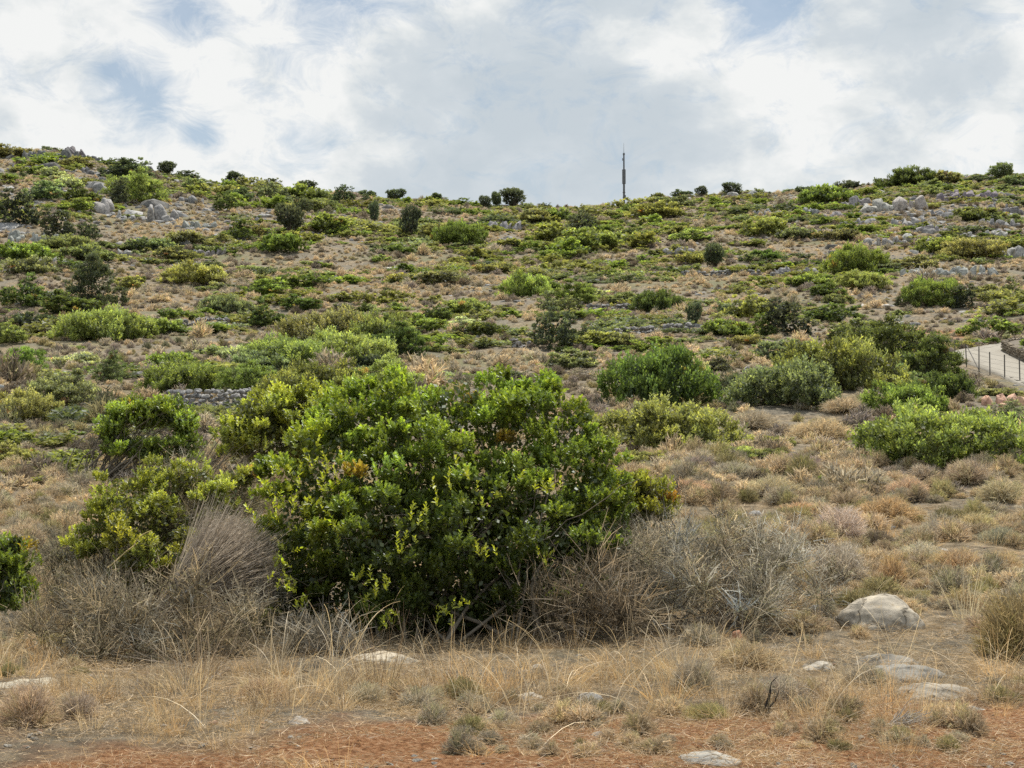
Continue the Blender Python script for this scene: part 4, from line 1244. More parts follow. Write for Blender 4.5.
def twig_bush(name, lobes_px, Y0, base_px, n, tint, label, W=.0034, tips=2, length=.17, group=None, leafy=.0):
    bx, bY, bz = hit(*base_px)
    root = np.array([bx, Y0, float(H(bx, Y0))])
    lob = []
    for q in lobes_px:
        Y = Y0 + q[3]; r = q[2] * Y / FPX
        lob.append([*(px3(q[0], q[1], Y) - root), r, r, r * (q[4] if len(q) > 4 else .9)])
    lob = np.array(lob)
    sub = []
    for l in lob:
        for _ in range(5):
            f = R.uniform(.32, .62); o = rdir(1)[0] * l[3:] * R.uniform(.3, .95); o[2] *= .8
            sub.append([*(l[:3] + o), *(l[3:] * f * np.array([1, 1, R.uniform(.7, 1.3)]))])
    lob = np.array([s_ for s_ in sub if s_[2] > -.05])
    q = 26
    C_, N_, rel_ = crown_points(lob, max(20, n // q), .85, .85, len(label), .3, .01)
    m_ = len(C_)
    o = unit(R.normal(size=(m_, q, 3)) + N_[:, None] * .9 + np.array([0, 0, .5]))
    P = (C_[:, None] - N_[:, None] * length * .6 + o * length * R.uniform(.05, .9, (m_, q, 1)) * R.uniform(.5, 2.1, (m_, 1, 1))).reshape(-1, 3)
    N = o.reshape(-1, 3); rel = np.repeat(rel_, q)
    g = Geo()
    D = N * 1.0 + R.normal(size=(len(P), 3)) * .35 + [0, 0, .25]
    tone_ = np.repeat(R.uniform(.35, 1.5, (m_, 1)) * (np.array([1, 1, 1]) + R.normal(size=(m_, 1)) * np.array([.07, .01, -.09])), q, 0) * (.35 + .65 * rel[:, None])  # inner twigs toned darker to paint shade within the shrub
    c = np.clip(R.normal(1.0, .42, (len(P), 1)), .3, 1.9) * np.ones(3) * tone_
    g.add(*ribbons(P, D, R.uniform(.5, 1.4, len(P)) * length, W, c, 2, .3, taper=.4))
    k = np.repeat(np.arange(len(P)), tips)
    p2 = P[k] + unit(D[k]) * (R.uniform(.2, 1, (len(k), 1)) * length)
    c2 = np.clip(R.normal(1.1, .3, (len(k), 1)), .4, 2.) * np.ones(3) * tone_[k]
    g.add(*ribbons(p2, D[k] * .4 + rdir(len(k)), R.uniform(.3, .8, len(k)) * length * .5, W * .75, c2, 1, .3, taper=.4))
    if leafy > 0:
        m = int(len(P) * leafy)
        q = R.integers(0, len(P), m)
        g.add(*leaves(P[q] + rdir(m) * .04, rdir(m), rdir(m), .018, .006, np.ones((m, 3)) * R.uniform(.7, 1.5, (m, 1)) * np.array([.95, 1.0, .75]), False))
    t = obj(name, None); t.location = root
    obj('twigs', g.mesh('twigs', M_TWIG), t, TWT[tint] if isinstance(tint, str) else tint)
    m = max(16, n // 120)
    obj('stems', branch_geo(lob, m, .010, spread=.25, tips=4).mesh('stems', M_BARK), t, (.26, .215, .165))
    EXCL.append((root[0], root[1], .35 * (lob[:, 0].max() - lob[:, 0].min() + lob[:, 3].mean())))
    return tag(t, label, 'shrub', group)


twig_bush('dry_shrub', [(640, 565, 48, .2, .8), (690, 552, 46, .4, .8), (740, 548, 44, .5, .8), (790, 568, 38, .4, .8), (720, 585, 62, -.1, .8), (660, 605, 48, -.2, .8), (775, 600, 42, 0, .8), (612, 580, 36, .1, .8), (815, 590, 26, .2, .8)], 13.0, (715, 632), 6000, (.44, .405, .325),
          'large tangled grey dry shrub right of the big bush', tips=2, leafy=1.2)
twig_bush('dry_shrub', [(200, 490, 40, .5), (235, 490, 34, .6), (215, 520, 44, .2), (180, 540, 40, 0), (120, 575, 50, -.1), (70, 580, 46, 0), (90, 545, 40, .3), (45, 560, 34, .3), (180, 500, 40, .4)], 13.6, (130, 612), 4200, (.37, .335, .245),
          'grey brown dry brush spreading over the left foreground', tips=2, leafy=1.6)
twig_bush('dry_shrub', [(70, 620, 46, .2), (120, 630, 50, 0), (175, 635, 46, 0), (215, 650, 40, 0), (95, 655, 40, -.2), (150, 665, 40, -.2), (190, 600, 30, .4), (240, 625, 30, .3)], 11.2, (140, 690), 3800, (.37, .325, .24),
          'tangled thorny grey shrub low at left front', tips=2, leafy=.8)
twig_bush('dry_shrub', [(590, 600, 30, 0, 1.1), (560, 620, 26, 0, .8), (615, 620, 30, 0, .9), (545, 610, 20, .1)], 12.2, (585, 642), 1600, (.36, .30, .22),
          'brown wiry dead shrub in the gap before grey dry shrub', length=.26, tips=1)
twig_bush('dry_shrub', [(330, 650, 24, 0, .8), (300, 655, 22, 0, .8), (355, 660, 20, 0, .7)], 11.4, (330, 676), 900, (.37, .34, .28),
          'small grey dry shrub before the left foot of big bush', tips=2)


def fan_brush():
    """sheaf of dead stems leaning to the upper right"""
    Y = 12.6
    b = px3(150, 622, Y); tip = px3(240, 556, Y - .15)
    root = np.array([b[0], Y, float(H(b[0], Y))])
    n = 5200
    ax = unit(tip - b); Lx = np.linalg.norm(tip - b) * 1.12
    s = R.normal(size=(n, 3)); s -= ax * (s @ ax)[:, None]; s = unit(s) * (np.sqrt(R.random((n, 1))) * .30)
    dr = unit(ax + s * np.array([1, .8, 1]))
    dr = unit(dr + R.normal(size=(n, 3)) * .09)
    end = b + dr * (Lx * (1.0 - .10 * (np.linalg.norm(s, axis=1) / .4) ** 2 + .16 * fbm(s * 9, 4, 3) + R.normal(size=n) * .10))[:, None]
    st = b + dr * (Lx * R.uniform(.0, .6, n))[:, None]
    c = np.clip(R.normal(.95, .25, (n, 1)), .4, 1.6) * np.ones(3)
    g = Geo().add(*ribbons(st - root, end - st, np.linalg.norm(end - st, axis=1), .0026, c, 3, .22, taper=.6))
    m = 5000
    k = R.integers(0, n, m)
    g.add(*ribbons(end[k] - root - ax * R.uniform(0, .22, (m, 1)), ax + rdir(m) * .8, R.uniform(.02, .06, m), .002, np.clip(R.normal(1.35, .3, (m, 1)), .5, 2.2) * np.ones(3), 1, .2))
    t = obj('dry_shrub', g.mesh('dry_sheaf', M_TWIG), None, (.46, .41, .35)); t.location = root
    tag(t, 'leaning pale sheaf of dead stems against the left of big bush', 'shrub')


fan_brush()


def long_stick(a, b, Ya, Yb, r, label, tint=(.42, .38, .32), name='dead_stick'):
    p, q = px3(*a, Ya), px3(*b, Yb)
    t = np.linspace(0, 1, 8)[:, None]
    path = p * (1 - t) + q * t + np.array([0, 0, 1]) * (t * (1 - t)) * R.uniform(-.05, .08) + R.normal(size=(8, 3)) * .006
    o = obj(name, Geo().add(*tubes((path - p)[None], np.linspace(r, r * .5, 8)[None], (1, 1, 1), 6)).mesh(name, M_BARK), None, tint)
    o.location = p
    tag(o, label, 'stick')


long_stick((175, 600), (214, 570), 12.2, 12.4, .012, 'pale grey dead stick poking out of the leaning sheaf', (.42, .40, .37))
long_stick((108, 568), (150, 530), 12.5, 12.9, .007, 'long straw coloured cane over the left grey brush', (.46, .36, .18))

G_C = 'dry cushion shrubs in the right foreground'
for it in [
    (876, 492, 34, 18, 'grey', 'grey brown cushion left below the nearest large green mound'),
    (907, 496, 48, 18, 'tan', 'wide tan cushion below the nearest large green mound'),
    (924, 482, 40, 16, 'grey', 'grey cushion touching the front of nearest large green mound'),
    (968, 486, 54, 26, 'grey', 'largest grey brown cushion below right end of green mound'),
    (893, 478, 34, 12, 'purple', 'purplish flat cushion at left foot of the green mound'),
    (842, 476, 36, 16, 'tan', 'tan cushion left of the purplish flat cushion'),
    (800, 468, 48, 14, 'purple', 'flat purplish grey cushion beside a yellow tuft'),
    (800, 518, 44, 15, 'rust', 'flat rust cushion above the large grey dry shrub'),
    (886, 523, 72, 26, 'rust', 'widest rust brown cushion in the right middle'),
    (842, 545, 62, 40, 'silver', 'silvery pointed cushion behind the round silver one'),
    (934, 541, 52, 20, 'grey', 'grey low cushion right of the widest rust cushion'),
    (975, 531, 52, 18, 'tan', 'tan low cushion at right before a flat grey rock'),
    (1002, 503, 54, 24, 'tan', 'tan brown cushion near right edge under grey brown one'),
    (838, 588, 70, 48, 'silver', 'round silvery grey cushion above the pale boulder'),
    (893, 585, 36, 36, 'rust', 'rust brown ball cushion above the pale boulder'),
    (958, 576, 66, 28, 'rust', 'rust cushion with straw on top, right of the ball cushion'),
    (1000, 574, 50, 24, 'tan', 'tan cushion at right edge beside the rust one with straw'),
    (878, 548, 40, 18, 'dark', 'dark brown cushion between the silvery and rust ones'),
    (920, 560, 50, 18, 'silver', 'low silver grey cushion behind the rust ball'),
    (1020, 664, 96, 74, 'olive', 'tall olive brown mound at right edge of the foreground'),
    (746, 672, 76, 28, 'beige', 'beige fuzzy mound below the large grey dry shrub'),
    (708, 722, 54, 20, 'olive', 'small olive cushion at the edge of the red soil'),
    (694, 696, 54, 40, 'grey', 'grey twiggy cushion left of the beige fuzzy mound'),
    (780, 704, 72, 30, 'grey', 'spread grey cushion in front of the beige fuzzy mound'),
    (866, 686, 54, 22, 'grey', 'grey cushion between the two flat pale rocks'),
    (984, 634, 42, 20, 'tan', 'tan cushion between pale boulder and right edge mound'),
    (960, 610, 40, 26, 'rust', 'golden rust cushion right above the pale boulder'),
    (940, 718, 46, 18, 'tan', 'tan low cushion in front of the lower flat rock'),
    (30, 728, 70, 46, 'tan', 'brown ball cushion at the lower left corner'),
    (76, 722, 56, 34, 'grey', 'grey brown cushion right of lower left ball cushion'),
    (22, 486, 38, 24, 'dark', 'dark brown dead cushion on straw at left edge'),
    (108, 478, 34, 16, 'tan', 'tan cushion in straw left of loose yellow green shrub'),
    (655, 466, 26, 14, 'grey', 'grey cushion at right end of yellow green mound front'),
    (735, 480, 60, 18, 'grey', 'grey flat cushion in dry brush right of big bush'),
    (770, 498, 70, 20, 'tan', 'tan wide cushion in dry brush behind large grey shrub'),
    (690, 500, 60, 18, 'tan', 'tan cushion between big bush and dry brush'),
    (750, 430, 60, 18, 'grey', 'grey brown flat cushion under the grey leaved shrub'),
    (820, 440, 70, 20, 'tan', 'tan flat cushion left of nearest large green mound'),
    (845, 415, 50, 16, 'tan', 'straw brown cushion between thicket and flat green shrub'),
    (700, 470, 40, 14, 'purple', 'purple grey small cushion right of yellow green mound'),
    (1000, 545, 50, 18, 'grey', 'grey flat cushion at right edge behind tan ones'),
    (860, 640, 26, 18, 'tan', 'small tan cushion against left side of pale boulder'),
    (430, 706, 46, 22, 'grey', 'grey twiggy cushion in golden grass front of big bush'),
    (365, 706, 50, 26, 'grey', 'dull grey cushion left of golden grass'),
    (260, 700, 54, 24, 'tan', 'brown low cushion left front below the thorny shrub'),
]:
    cushion(*it, group=G_C)


# ------------------------------------------------------------------ foreground rocks
def ground_rock(cx, base, w_, h_, label, tint=(1, 1, 1), seed=1, flat=.2, sub=5, asp=.75, lump=.22):
    x, Y, z = hit(cx, base)
    wm, hm = w_ * Y / FPX, h_ * Y / FPX
    V, T = rock_verts(sub, (wm * .53, wm * .53 * asp, max(hm * 1.0, .05)), seed, lump, 5, flat)
    r_ = V * np.array([1 / (wm * .5), 1 / (wm * .5), 1 / max(hm, .05)])
    V = V + V / np.linalg.norm(V, axis=1, keepdims=True) * (.014 * fbm(V * 16, 5, 4) + .03 * fbm(V * 5, 9, 3))[:, None]
    o = obj('rock', Geo().add(V, None, T).mesh('rock', M_ROCK, True), None, tint)
    o.location = (x, Y + wm * .5 * asp, float(H(x, Y + wm * .5 * asp)) - .02)
    EXCL.append((x, Y + wm * .4, wm * .42))
    tag(o, label, 'rock', 'rocks lying in the foreground')


ground_rock(896, 632, 102, 38, 'pale rounded boulder with dark shaded notch, right foreground', (1.2, 1.1, .95), 17, .1, 5, .75, .14)
ground_rock(897, 668, 70, 22, 'flat pale rock in front of the rounded boulder', (.85, .8, .72), 22, .45)
ground_rock(910, 682, 94, 26, 'low grey rock under the flat pale one', (.72, .7, .66), 23, .45)
ground_rock(948, 700, 80, 26, 'lowest sloping pale slab right, near the red soil', (.95, .87, .75), 24, .35)
ground_rock(822, 670, 34, 12, 'small flat pale rock left of the flat rocks', (1.2, 1.12, 1.0), 25, .4)
ground_rock(818, 617, 24, 16, 'small dark grey stone at foot of large dry shrub', (.75, .75, .8), 26, .2)
ground_rock(712, 766, 80, 22, 'grey slab half sunk in red soil at bottom', (1.0, .97, .92), 27, .5)
ground_rock(10, 690, 76, 26, 'pale cracked slab at left edge of the foreground', (1.1, 1.03, .88), 28, .5)
ground_rock(20, 650, 40, 14, 'pale stone behind the cracked slab at left edge', (1.2, 1.15, 1.05), 29, .4)
ground_rock(380, 664, 70, 18, 'pale stone ledge at the shaded foot of big bush', (1.15, 1.05, .9), 30, .4)
ground_rock(538, 670, 26, 10, 'small white stone below the right foot of big bush', (1.5, 1.45, 1.35), 31, .3)
ground_rock(528, 702, 30, 12, 'pale angular stone in dry grass front centre', (1.2, 1.12, 1.0), 32, .3)
ground_rock(492, 726, 40, 12, 'grey mottled stone front centre beside bare soil', (1.1, 1.05, 1.0), 33, .4)
ground_rock(588, 706, 30, 16, 'grey stone standing in grass right of angular one', (.95, .95, .95), 34, .2)
ground_rock(676, 690, 34, 10, 'flat pale stone under the grey twiggy cushion', (1.2, 1.12, 1.0), 35, .4)
ground_rock(296, 724, 26, 10, 'pale stone in grass at left front', (1.2, 1.15, 1.1), 36, .3)
ground_rock(170, 616, 16, 12, 'small reddish stone under the leaning sheaf', (1.3, .85, .62), 37, .1, 4)
ground_rock(738, 642, 15, 14, 'small brick red stone beneath the large grey dry shrub', (1.1, .62, .42), 38, .1, 4)
ground_rock(935, 552, 34, 8, 'flat grey rock among the tan cushions on the right', (1.1, 1.1, 1.12), 39, .4)
ground_rock(1000, 522, 40, 8, 'flat pale rock at the right edge between cushions', (1.15, 1.12, 1.08), 40, .4)
ground_rock(792, 461, 20, 7, 'small pale stone beside the flat purplish cushion', (1.0, 1.0, 1.06), 41, .3, 4)
ground_rock(975, 712, 30, 8, 'small flat stone at the edge of red soil, far right', (1.1, 1.05, .98), 42, .4, 4)
ground_rock(600, 738, 22, 9, 'small grey stone on bare soil front centre', (1.0, .97, .95), 43, .3, 4)


x_, Y_, _z = hit(893, 640)
EXCL += [(x_, Y_, .6), (x_ - .3, Y_ + .1, .5), (x_ + .3, Y_ + .1, .45)]
for q in ((897, 672), (910, 688), (948, 706), (925, 690), (712, 764)):
    x_, Y_, _z = hit(*q); EXCL.append((x_, Y_, .42))


def dead_twigs(cx, base, w_, h_, label, seed, tint, n=60, r=.004):
    x, Y, z = hit(cx, base)
    wm, hm = w_ * Y / FPX, h_ * Y / FPX
    g = Geo()
    st = np.stack([R.normal(size=n) * wm * .06 - wm * .3, R.normal(size=n) * wm * .06, np.abs(R.normal(size=n)) * .01], -1)
    end = np.stack([R.uniform(-.2, 1, n) * wm * .6, R.normal(size=n) * wm * .25, np.abs(R.normal(size=n)) * hm * .7], -1)
    t = np.linspace(0, 1, 6)[None, :, None]
    path = st[:, None] * (1 - t) + end[:, None] * t + R.normal(size=(n, 6, 3)) * .012 * t
    g.add(*tubes(path, r * (1 - .75 * t[..., 0]) * np.ones((n, 1)), (1, 1, 1), 4))
    o = obj('dead_branch', g.mesh('dead_branch', M_BARK), None, tint); o.location = (x, Y, z)
    tag(o, label, 'branch')


dead_twigs(905, 728, 44, 18, 'dead grey twig bundle lying on the red soil', 1, (.36, .33, .29))
dead_twigs(776, 716, 30, 26, 'small blackened twig standing by the red soil', 2, (.05, .045, .04), 5, .008)


# ------------------------------------------------------------------ scatter (stuff)
def scatter(name, label, cat, protos, x, y, scl, tint, rot=None, sink=.02, idx=None):
    n = len(x)
    z = H(x, y) - sink * scl[:, 2]
    me = mk_mesh(name, np.stack([x, y, z], -1))
    a = me.attributes.new('rot', 'FLOAT_VECTOR', 'POINT')
    if rot is None: rot = np.stack([R.normal(size=n) * .08, R.normal(size=n) * .08, R.uniform(0, 6.28, n)], -1)
    a.data.foreach_set('vector', rot.astype(np.float32).ravel())
    a = me.attributes.new('scl', 'FLOAT_VECTOR', 'POINT'); a.data.foreach_set('vector', scl.astype(np.float32).ravel())
    a = me.attributes.new('tint', 'FLOAT_COLOR', 'POINT'); a.data.foreach_set('color', np.concatenate([tint, np.ones((n, 1))], 1).astype(np.float32).ravel())
    a = me.attributes.new('pick', 'INT', 'POINT'); a.data.foreach_set('value', (R.integers(0, len(protos), n) if idx is None else idx).astype(np.int32))
    cl = bpy.data.collections.new(name + '_pieces')
    for i, p in enumerate(protos):
        cl.objects.link(bpy.data.objects.new(f'{name}_piece_{i:02d}', p))
    o = obj(name, me)
    ng = bpy.data.node_groups.new(name, 'GeometryNodeTree')
    ng.interface.new_socket('Geometry', in_out='INPUT', socket_type='NodeSocketGeometry')
    ng.interface.new_socket('Geometry', in_out='OUTPUT', socket_type='NodeSocketGeometry')
    ns, ln = ng.nodes, ng.links
    gi, go = ns.new('NodeGroupInput'), ns.new('NodeGroupOutput')
    mp = ns.new('GeometryNodeMeshToPoints'); ip = ns.new('GeometryNodeInstanceOnPoints'); ci = ns.new('GeometryNodeCollectionInfo')
    ci.inputs['Collection'].default_value = cl; ci.inputs['Separate Children'].default_value = True; ci.inputs['Reset Children'].default_value = True

    def na(nm, ty):
        q = ns.new('GeometryNodeInputNamedAttribute'); q.data_type = ty; q.inputs['Name'].default_value = nm
        return [s for s in q.outputs if s.enabled and s.name == 'Attribute'][0]
    ln.new(gi.outputs[0], mp.inputs['Mesh']); ln.new(mp.outputs[0], ip.inputs['Points']); ln.new(ci.outputs[0], ip.inputs['Instance'])
    ip.inputs['Pick Instance'].default_value = True
    ln.new(na('pick', 'INT'), ip.inputs['Instance Index'])
    er = ns.new('FunctionNodeEulerToRotation'); ln.new(na('rot', 'FLOAT_VECTOR'), er.inputs[0])
    ln.new(er.outputs[0], ip.inputs['Rotation']); ln.new(na('scl', 'FLOAT_VECTOR'), ip.inputs['Scale'])
    ln.new(ip.outputs[0], go.inputs[0])
    md = o.modifiers.new('scatter', 'NODES'); md.node_group = ng
    return tag(o, label, cat, kind='stuff')


def clear_of(x, y, k=1.0):
    m = np.ones(len(x), bool)
    if EXCL:
        E = np.array(EXCL)
        for ex, ey, er in E:
            m &= np.hypot(x - ex, y - ey) > er * k
    return m


def tufts(n, hgt, W, lean, seed=0):
    ang = R.uniform(0, 6.28, n); rr = np.sqrt(R.random(n)) * .12
    P = np.stack([rr * np.cos(ang), rr * np.sin(ang), np.zeros(n)], -1)
    D = np.stack([np.cos(ang) * lean * R.uniform(.1, 1, n) + R.normal(size=n) * .15, np.sin(ang) * lean * R.uniform(.1, 1, n) + R.normal(size=n) * .15, np.ones(n)], -1)
    c = R.uniform(.6, 1.35, (n, 1)) * np.array([1, 1, 1])
    return ribbons(P, D, R.uniform(.35, 1, n) * hgt, W, c, 4, .22, R.uniform(.05, .5), .2)


def sample_field(n, y0, y1, tmax=.47, power=1.0):
    """points over the visible wedge, density falling with depth"""
    u = R.random(n)
    e = power
    Y = (y0 ** e + u * (y1 ** e - y0 ** e)) ** (1 / e)
    x = Y * R.uniform(-tmax, tmax, n)
    return x, Y


def redsoil(x, y):
    return .62 * (1 - sstep(7.5, 9.3, y - .28 * x - .45 * np.minimum(x + .6, 0))) + 1.25 * n2(x, y, 1.9, 77)


# low scrub cover over the whole hill
sp = []
for v in range(4):
    m_ = CUSH[('far', v)].copy(); m_.materials.clear(); m_.materials.append(I_SCRUB); sp.append(m_)
x, y = sample_field(40000, 24, 292, .47, 1.35)
k = (n2(x, y, 7, 41) + .25 * n2(x, y, 2, 43) > -.5) & ~in_road(x, y) & clear_of(x, y, .55)
x, y = x[k], y[k]; n = len(x)
s = R.lognormal(-.90, .45, n) * np.interp(y, [24, 60, 200], [.7, .9, 1.25])
pal = np.array([TWT['tan'], TWT['grey'], TWT['dark'], TWT['purple'], TWT['olive'], (.22, .22, .11), (.20, .21, .14), TWT['tan']])
mixn = n2(x, y, 14, 51) + R.normal(size=n) * .35
order = np.array([7, 0, 1, 0, 3, 2, 1, 4, 6])
ci = order[np.clip(((mixn + .9) / 1.8 * 9).astype(int), 0, 8)]
tn = np.minimum(pal[ci] * R.uniform(.8, 1.3, (n, 1)), .75)
scatter('scrub_cover', 'low dry brown and grey scrub covering the whole hillside', 'scrub', sp, x, y, np.stack([s, s, s * R.uniform(.7, 1.2, n)], -1), tn)

# small green plants in the scrub
lp = []
for v in range(3):
    lob = proto_lobes(.5, 4, v + 60)
    P, N, rel = crown_points(lob, 110, .5, .35, v + 70, floor=.0)
    m_ = Geo().add(*sprigs(P, N, rel, 6, .10, .32, newf=.35, oval=False, stem=1.3)).mesh('low', I_LEAF); lp.append(m_)
x, y = sample_field(15000, 26, 292, .47, 1.45)
g_ = n2(x, y, 10, 61) + .25 * n2(x, y, 3, 62) + .12 * sstep(100, 240, y)
k = (g_ > .10) & ~in_road(x, y) & clear_of(x, y, .7)
x, y = x[k], y[k]; n = len(x)
s = R.lognormal(.28, .45, n) * np.interp(y, [26, 80, 200], [.75, 1.1, 1.7])
pal = np.array([TINT['K'], TINT['G'], TINT['O'], TINT['D'], TINT['O'], TINT['M'], np.array(TINT['L']) * .85, np.array(TINT['Y']) * .62])
tn = pal[np.clip(((n2(x, y, 8, 66) * 1.3 + .5 + R.normal(size=n) * .15) * 8).astype(int), 0, 7)] * R.uniform(.75, 1.2, (n, 1))
scatter('low_greenery', 'low green leafy ground cover spread between the hillside shrubs', 'ground cover', lp, x, y, np.stack([s, s, s * R.uniform(.26, .5, n)], -1), tn)

# loose stones on the hill
rp = []
for v in range(6):
    V, T = rock_verts(2, (.5, .42, .36), 900 + v, .45, 10)
    rp.append(Geo().add(V, None, T).mesh('stone', I_ROCK))
x, y = sample_field(19000, 20, 292, .47, 1.5)
px_ = 512 + FPX * x / y
ridge = sstep(120, 190, y) * (1 - sstep(250, 400, px_) + sstep(760, 860, px_))
k = (n2(x, y * 1.0, 11, 81) + .6 * n2(x / 4, y, 3, 83) + .45 * ridge > .20) & ~in_road(x, y)
x, y, ridge = x[k], y[k], ridge[k]; n = len(x)
s = R.lognormal(-.95, .5, n) * np.interp(y, [20, 80, 200], [.5, .95, 1.9]) * (1 + .45 * ridge * R.random(n))
tn = np.ones((n, 3)) * R.uniform(.5, 1.25, (n, 1)) * np.array([.98, .99, 1.03])
scatter('loose_stones', 'grey limestone rubble strewn over the hillside', 'stones', rp, x, y, np.stack([s, s, s * .8], -1), tn, sink=.1)

# foreground: small stones and grit
x, y = sample_field(8000, 6.4, 26, .5, .9)
k = (n2(x, y, 1.3, 91) > -.1) & clear_of(x, y, .8)
x, y = x[k], y[k]; n = len(x)
s = np.minimum(R.lognormal(-3.25, .6, n), .055)
tn = np.where(R.random((n, 1)) < .35, np.array([[1.0, .68, .5]]), np.array([[1.0, .96, .9]])) * R.uniform(.6, 1.15, (n, 1))
scatter('gravel', 'small pale and reddish stones lying in the foreground soil', 'stones', rp, x, y, np.stack([s * 1.2, s, s * .6], -1), tn, rot=R.uniform(-.5, .5, (n, 3)) * np.array([1, 1, 6]), sink=.0)

# foreground dry grass
gp = [Geo().add(*tufts(46, (.34, .46, .26, .56, .40)[v], .0022, (.6, 1.1, .9, .8, 1.5)[v])).mesh('tuft', I_GRASS) for v in range(5)]
x, y = sample_field(10000, 6.3, 30, .5, .75)
gold = np.exp(-(((x + .45) / .75) ** 2 + ((y - 9.9) / .8) ** 2)) + .9 * np.exp(-(((x - 1.0) / .7) ** 2 + ((y - 11.2) / .9) ** 2)) + .5 * np.exp(-(((x + 2.6) / 1.1) ** 2 + ((y - 9.7) / 1.0) ** 2))
k = (R.random(len(x)) < np.clip(.22 + 2.0 * n2(x, y, 1.0, 95) + .12 * sstep(8.6, 9.6, y) * (1 - sstep(12.5, 15, y)) + gold * .8 - redsoil(x, y) * .75, .03, 1)) & clear_of(x, y, .62)
x, y, gold = x[k], y[k], gold[k]; n = len(x)
s = R.lognormal(-.90, .45, n) * (1 + .9 * np.clip(gold, 0, 1)) * np.where(y < 8.3, .75, 1)
tn = np.array([.70, .53, .305]) * (.72 + .5 * R.random((n, 1))) * (1 + (np.array([.05, -.02, -.12]) * R.normal(size=(n, 1))))
tn = np.where((R.random(n) < .38)[:, None], tn * np.array([.5, .5, .57]), tn)
scatter('dry_grass', 'straw coloured dry grass tufts covering the foreground', 'grass', gp, x, y, np.stack([s, s, s * R.uniform(.75, 1.25, n)], -1), tn)

# single long arching stalks with seed heads
sg = []
for v in range(4):
    n_ = 5
    P = np.concatenate([R.normal(size=(n_, 2)) * .05, np.zeros((n_, 1))], 1)
    D = np.concatenate([R.normal(size=(n_, 2)) * .5, np.ones((n_, 1))], 1)
    g = Geo().add(*ribbons(P, D, R.uniform(.5, 1.0, n_), .0028, R.uniform(.8, 1.3, (n_, 1)) * np.ones(3), 7, .35, .35, .45))
    sg.append(g.mesh('stalk', I_GRASS))
x, y = sample_field(280, 8.0, 16, .48, 1.0)
k = clear_of(x, y, .45) & (redsoil(x, y) < .35)
x, y = x[k], y[k]; n = len(x); s = R.uniform(.45, 1.0, n)
scatter('grass_stalks', 'long pale arching grass stalks leaning out of the foreground growth', 'grass', sg, x, y, np.stack([s, s, s], -1), np.array([.74, .62, .42]) * R.uniform(.7, 1.1, (n, 1)))

# foreground litter: short broken stems lying about
bp_ = []
for v in range(3):
    m_ = 110
    P = np.concatenate([R.normal(size=(m_, 2)) * .16, R.uniform(0, .03, (m_, 1))], 1)
    D = np.concatenate([R.normal(size=(m_, 2)), R.uniform(-.05, .35, (m_, 1))], 1)
    bp_.append(Geo().add(*ribbons(P, D, R.uniform(.015, .075, m_), .0013, R.uniform(.55, 1.3, (m_, 1)) * np.ones(3), 2, .2)).mesh('litter', I_GRASS))
x, y = sample_field(6500, 6.3, 24, .5, .8)
k = (R.random(len(x)) < np.clip(.75 + .6 * n2(x, y, .9, 97) - redsoil(x, y) * .45, .2, 1))
x, y = x[k], y[k]; n = len(x)
tn = np.array([.66, .505, .315]) * R.uniform(.5, 1.15, (n, 1)) * np.array([1, 1, 1])
s = R.uniform(.7, 1.3, n)
scatter('plant_litter', 'broken straw and dead stems lying over the foreground soil', 'litter', bp_, x, y, np.stack([s, s, s], -1), tn, sink=0)

# foreground small twiggy undergrowth
sp2 = []
for v in range(4):
    m_ = CUSH[('mid', v)].copy(); m_.materials.clear(); m_.materials.append(I_SCRUB); sp2.append(m_)
x, y = sample_field(3400, 7.4, 30, .5, 1.0)
k = (n2(x, y, 1.8, 101) + .25 * sstep(12, 20, y) - .06 * (1 - sstep(8.5, 9.8, y)) - .5 * np.clip(redsoil(x, y), 0, 1) > .0) & clear_of(x, y, .9)
x, y = x[k], y[k]; n = len(x)
s = np.minimum(R.lognormal(-1.25, .4, n), .48) * np.interp(y, [8, 11.5, 13, 16, 30], [.5, .6, 1.0, 1.1, 1.6])
pal = np.array([TWT['tan'], TWT['grey'], TWT['beige'], TWT['olive'], TWT['grey'], TWT['beige'], TWT['tan']])
tn = pal[R.integers(0, 7, n)] * R.uniform(.65, 1.15, (n, 1))
scatter('twiggy_undergrowth', 'small tangled dry twigs growing between the foreground cushion shrubs', 'undergrowth', sp2, x, y, np.stack([s, s, s * R.uniform(.7, 1.2, n)], -1), tn)

# ------------------------------------------------------------------ light, sky, camera
SUN_EL, SUN_AZ = math.radians(68), math.radians(28)      # azimuth from +Y towards +X
sd = Vector((math.sin(SUN_AZ) * math.cos(SUN_EL), math.cos(SUN_AZ) * math.cos(SUN_EL), math.sin(SUN_EL)))
L = bpy.data.lights.new('sun', 'SUN'); L.energy = 5.0; L.angle = math.radians(.6); L.color = (1, .94, .84)
lo = bpy.data.objects.new('sun', L); COL.objects.link(lo); lo.rotation_euler = (-sd).to_track_quat('-Z', 'Y').to_euler()
lo.location = (0, 0, 60)

w = bpy.data.worlds.new('World'); sc.world = w; w.use_nodes = True
nt = w.node_tree; nt.nodes.clear(); ns, ln = nt.nodes, nt.links
out = ns.new('ShaderNodeOutputWorld'); bg = ns.new('ShaderNodeBackground'); bg.inputs[1].default_value = .1
sk = ns.new('ShaderNodeTexSky'); sk.sky_type = 'NISHITA'; sk.sun_disc = False; sk.sun_elevation = SUN_EL; sk.sun_rotation = SUN_AZ
tc = ns.new('ShaderNodeTexCoord')
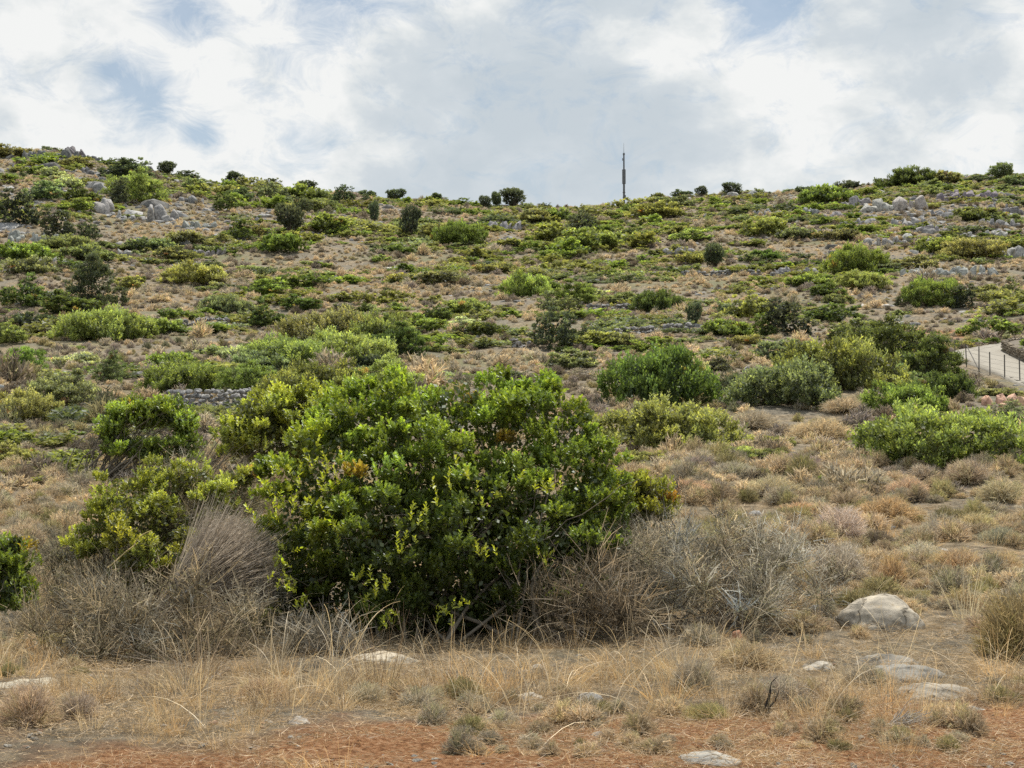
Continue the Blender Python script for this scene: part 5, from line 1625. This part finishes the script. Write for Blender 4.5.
#SKY0
mp = ns.new('ShaderNodeMapping'); mp.inputs['Scale'].default_value = (1, .8, 1.6); mp.inputs['Location'].default_value = (.37, .2, .11)
mp.inputs['Rotation'].default_value = (0, .35, 0)
ln.new(tc.outputs['Generated'], mp.inputs[0])


def wnoise(scale, detail, rough, dist):
    n = ns.new('ShaderNodeTexNoise'); ln.new(mp.outputs[0], n.inputs['Vector'])
    n.inputs['Scale'].default_value = scale; n.inputs['Detail'].default_value = detail; n.inputs['Roughness'].default_value = rough; n.inputs['Distortion'].default_value = dist
    return n.outputs[0]


def wmath(op, *v):
    n = ns.new('ShaderNodeMath'); n.operation = op
    for k, q in enumerate(v):
        if hasattr(q, 'is_output'): ln.new(q, n.inputs[k])
        else: n.inputs[k].default_value = q
    return n.outputs[0]


shape = wmath('MULTIPLY_ADD', wnoise(14, 8, .60, .15), .40, wnoise(4.8, 6, .52, .25))
cl = ramp(nt, shape, [(.58, (5.7, 6.35, 6.85)), (.67, (6.4, 6.95, 7.35)), (.715, (7.6, 7.95, 8.05)), (.775, (9.0, 9.1, 9.0))])
hole = None
for px_, py_, rad in ((140, 95, .022), (205, 128, .013), (765, 2, .028), (345, -6, .03), (180, 0, .02), (108, 72, .014)):
    d = ray(px_, py_); d = d / np.linalg.norm(d)
    v = ns.new('ShaderNodeVectorMath'); v.operation = 'DISTANCE'; ln.new(tc.outputs['Generated'], v.inputs[0]); v.inputs[1].default_value = d
    g_ = wmath('MAXIMUM', wmath('SUBTRACT', 1.0, wmath('DIVIDE', v.outputs['Value'], rad * 1.8)), 0.0)
    hole = g_ if hole is None else wmath('MAXIMUM', hole, g_)
cov = ramp(nt, wmath('ADD', wmath('MULTIPLY', hole, -.55), wmath('MULTIPLY_ADD', wnoise(24, 8, .68, .6), 1.5, -.15)), [(.10, (.30, .30, .30)), (.58, (1, 1, 1))])
#SKY1
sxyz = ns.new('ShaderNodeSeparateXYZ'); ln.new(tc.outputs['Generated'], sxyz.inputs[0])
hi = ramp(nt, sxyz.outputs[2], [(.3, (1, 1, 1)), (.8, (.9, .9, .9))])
glow = ramp(nt, sxyz.outputs[2], [(.30, (1, 1, 1)), (.62, (1.6, 1.57, 1.52)), (.95, (1.7, 1.66, 1.6))])  # clouds overhead, out of view, brightened to add fill light
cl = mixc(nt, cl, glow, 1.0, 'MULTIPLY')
rear = ramp(nt, sxyz.outputs[1], [(.0, (.62, .62, .62)), (.35, (1, 1, 1))])      # unseen cloud cover thinned behind the viewer to cut fill light
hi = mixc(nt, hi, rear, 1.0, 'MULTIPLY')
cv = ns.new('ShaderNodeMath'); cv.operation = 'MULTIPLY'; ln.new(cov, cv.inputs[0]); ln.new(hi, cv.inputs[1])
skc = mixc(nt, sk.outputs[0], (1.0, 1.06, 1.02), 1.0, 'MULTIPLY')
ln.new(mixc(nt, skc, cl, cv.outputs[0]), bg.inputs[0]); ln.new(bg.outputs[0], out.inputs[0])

cam = bpy.data.cameras.new('camera'); cam.sensor_width = 36; cam.lens = FPX / 1024 * 36; cam.clip_end = 6000; cam.clip_start = .1
co = bpy.data.objects.new('camera', cam); COL.objects.link(co); co.location = EYE; co.rotation_euler = (PI / 2 + PITCH, 0, 0)
sc.camera = co
sc.view_settings.view_transform = 'Standard'; sc.view_settings.look = 'None'; sc.view_settings.exposure = 0
sc.render.engine = 'CYCLES'
sc.cycles.max_bounces = 6; sc.cycles.diffuse_bounces = 3; sc.cycles.transmission_bounces = 4; sc.cycles.glossy_bounces = 2
sc.cycles.use_denoising = False
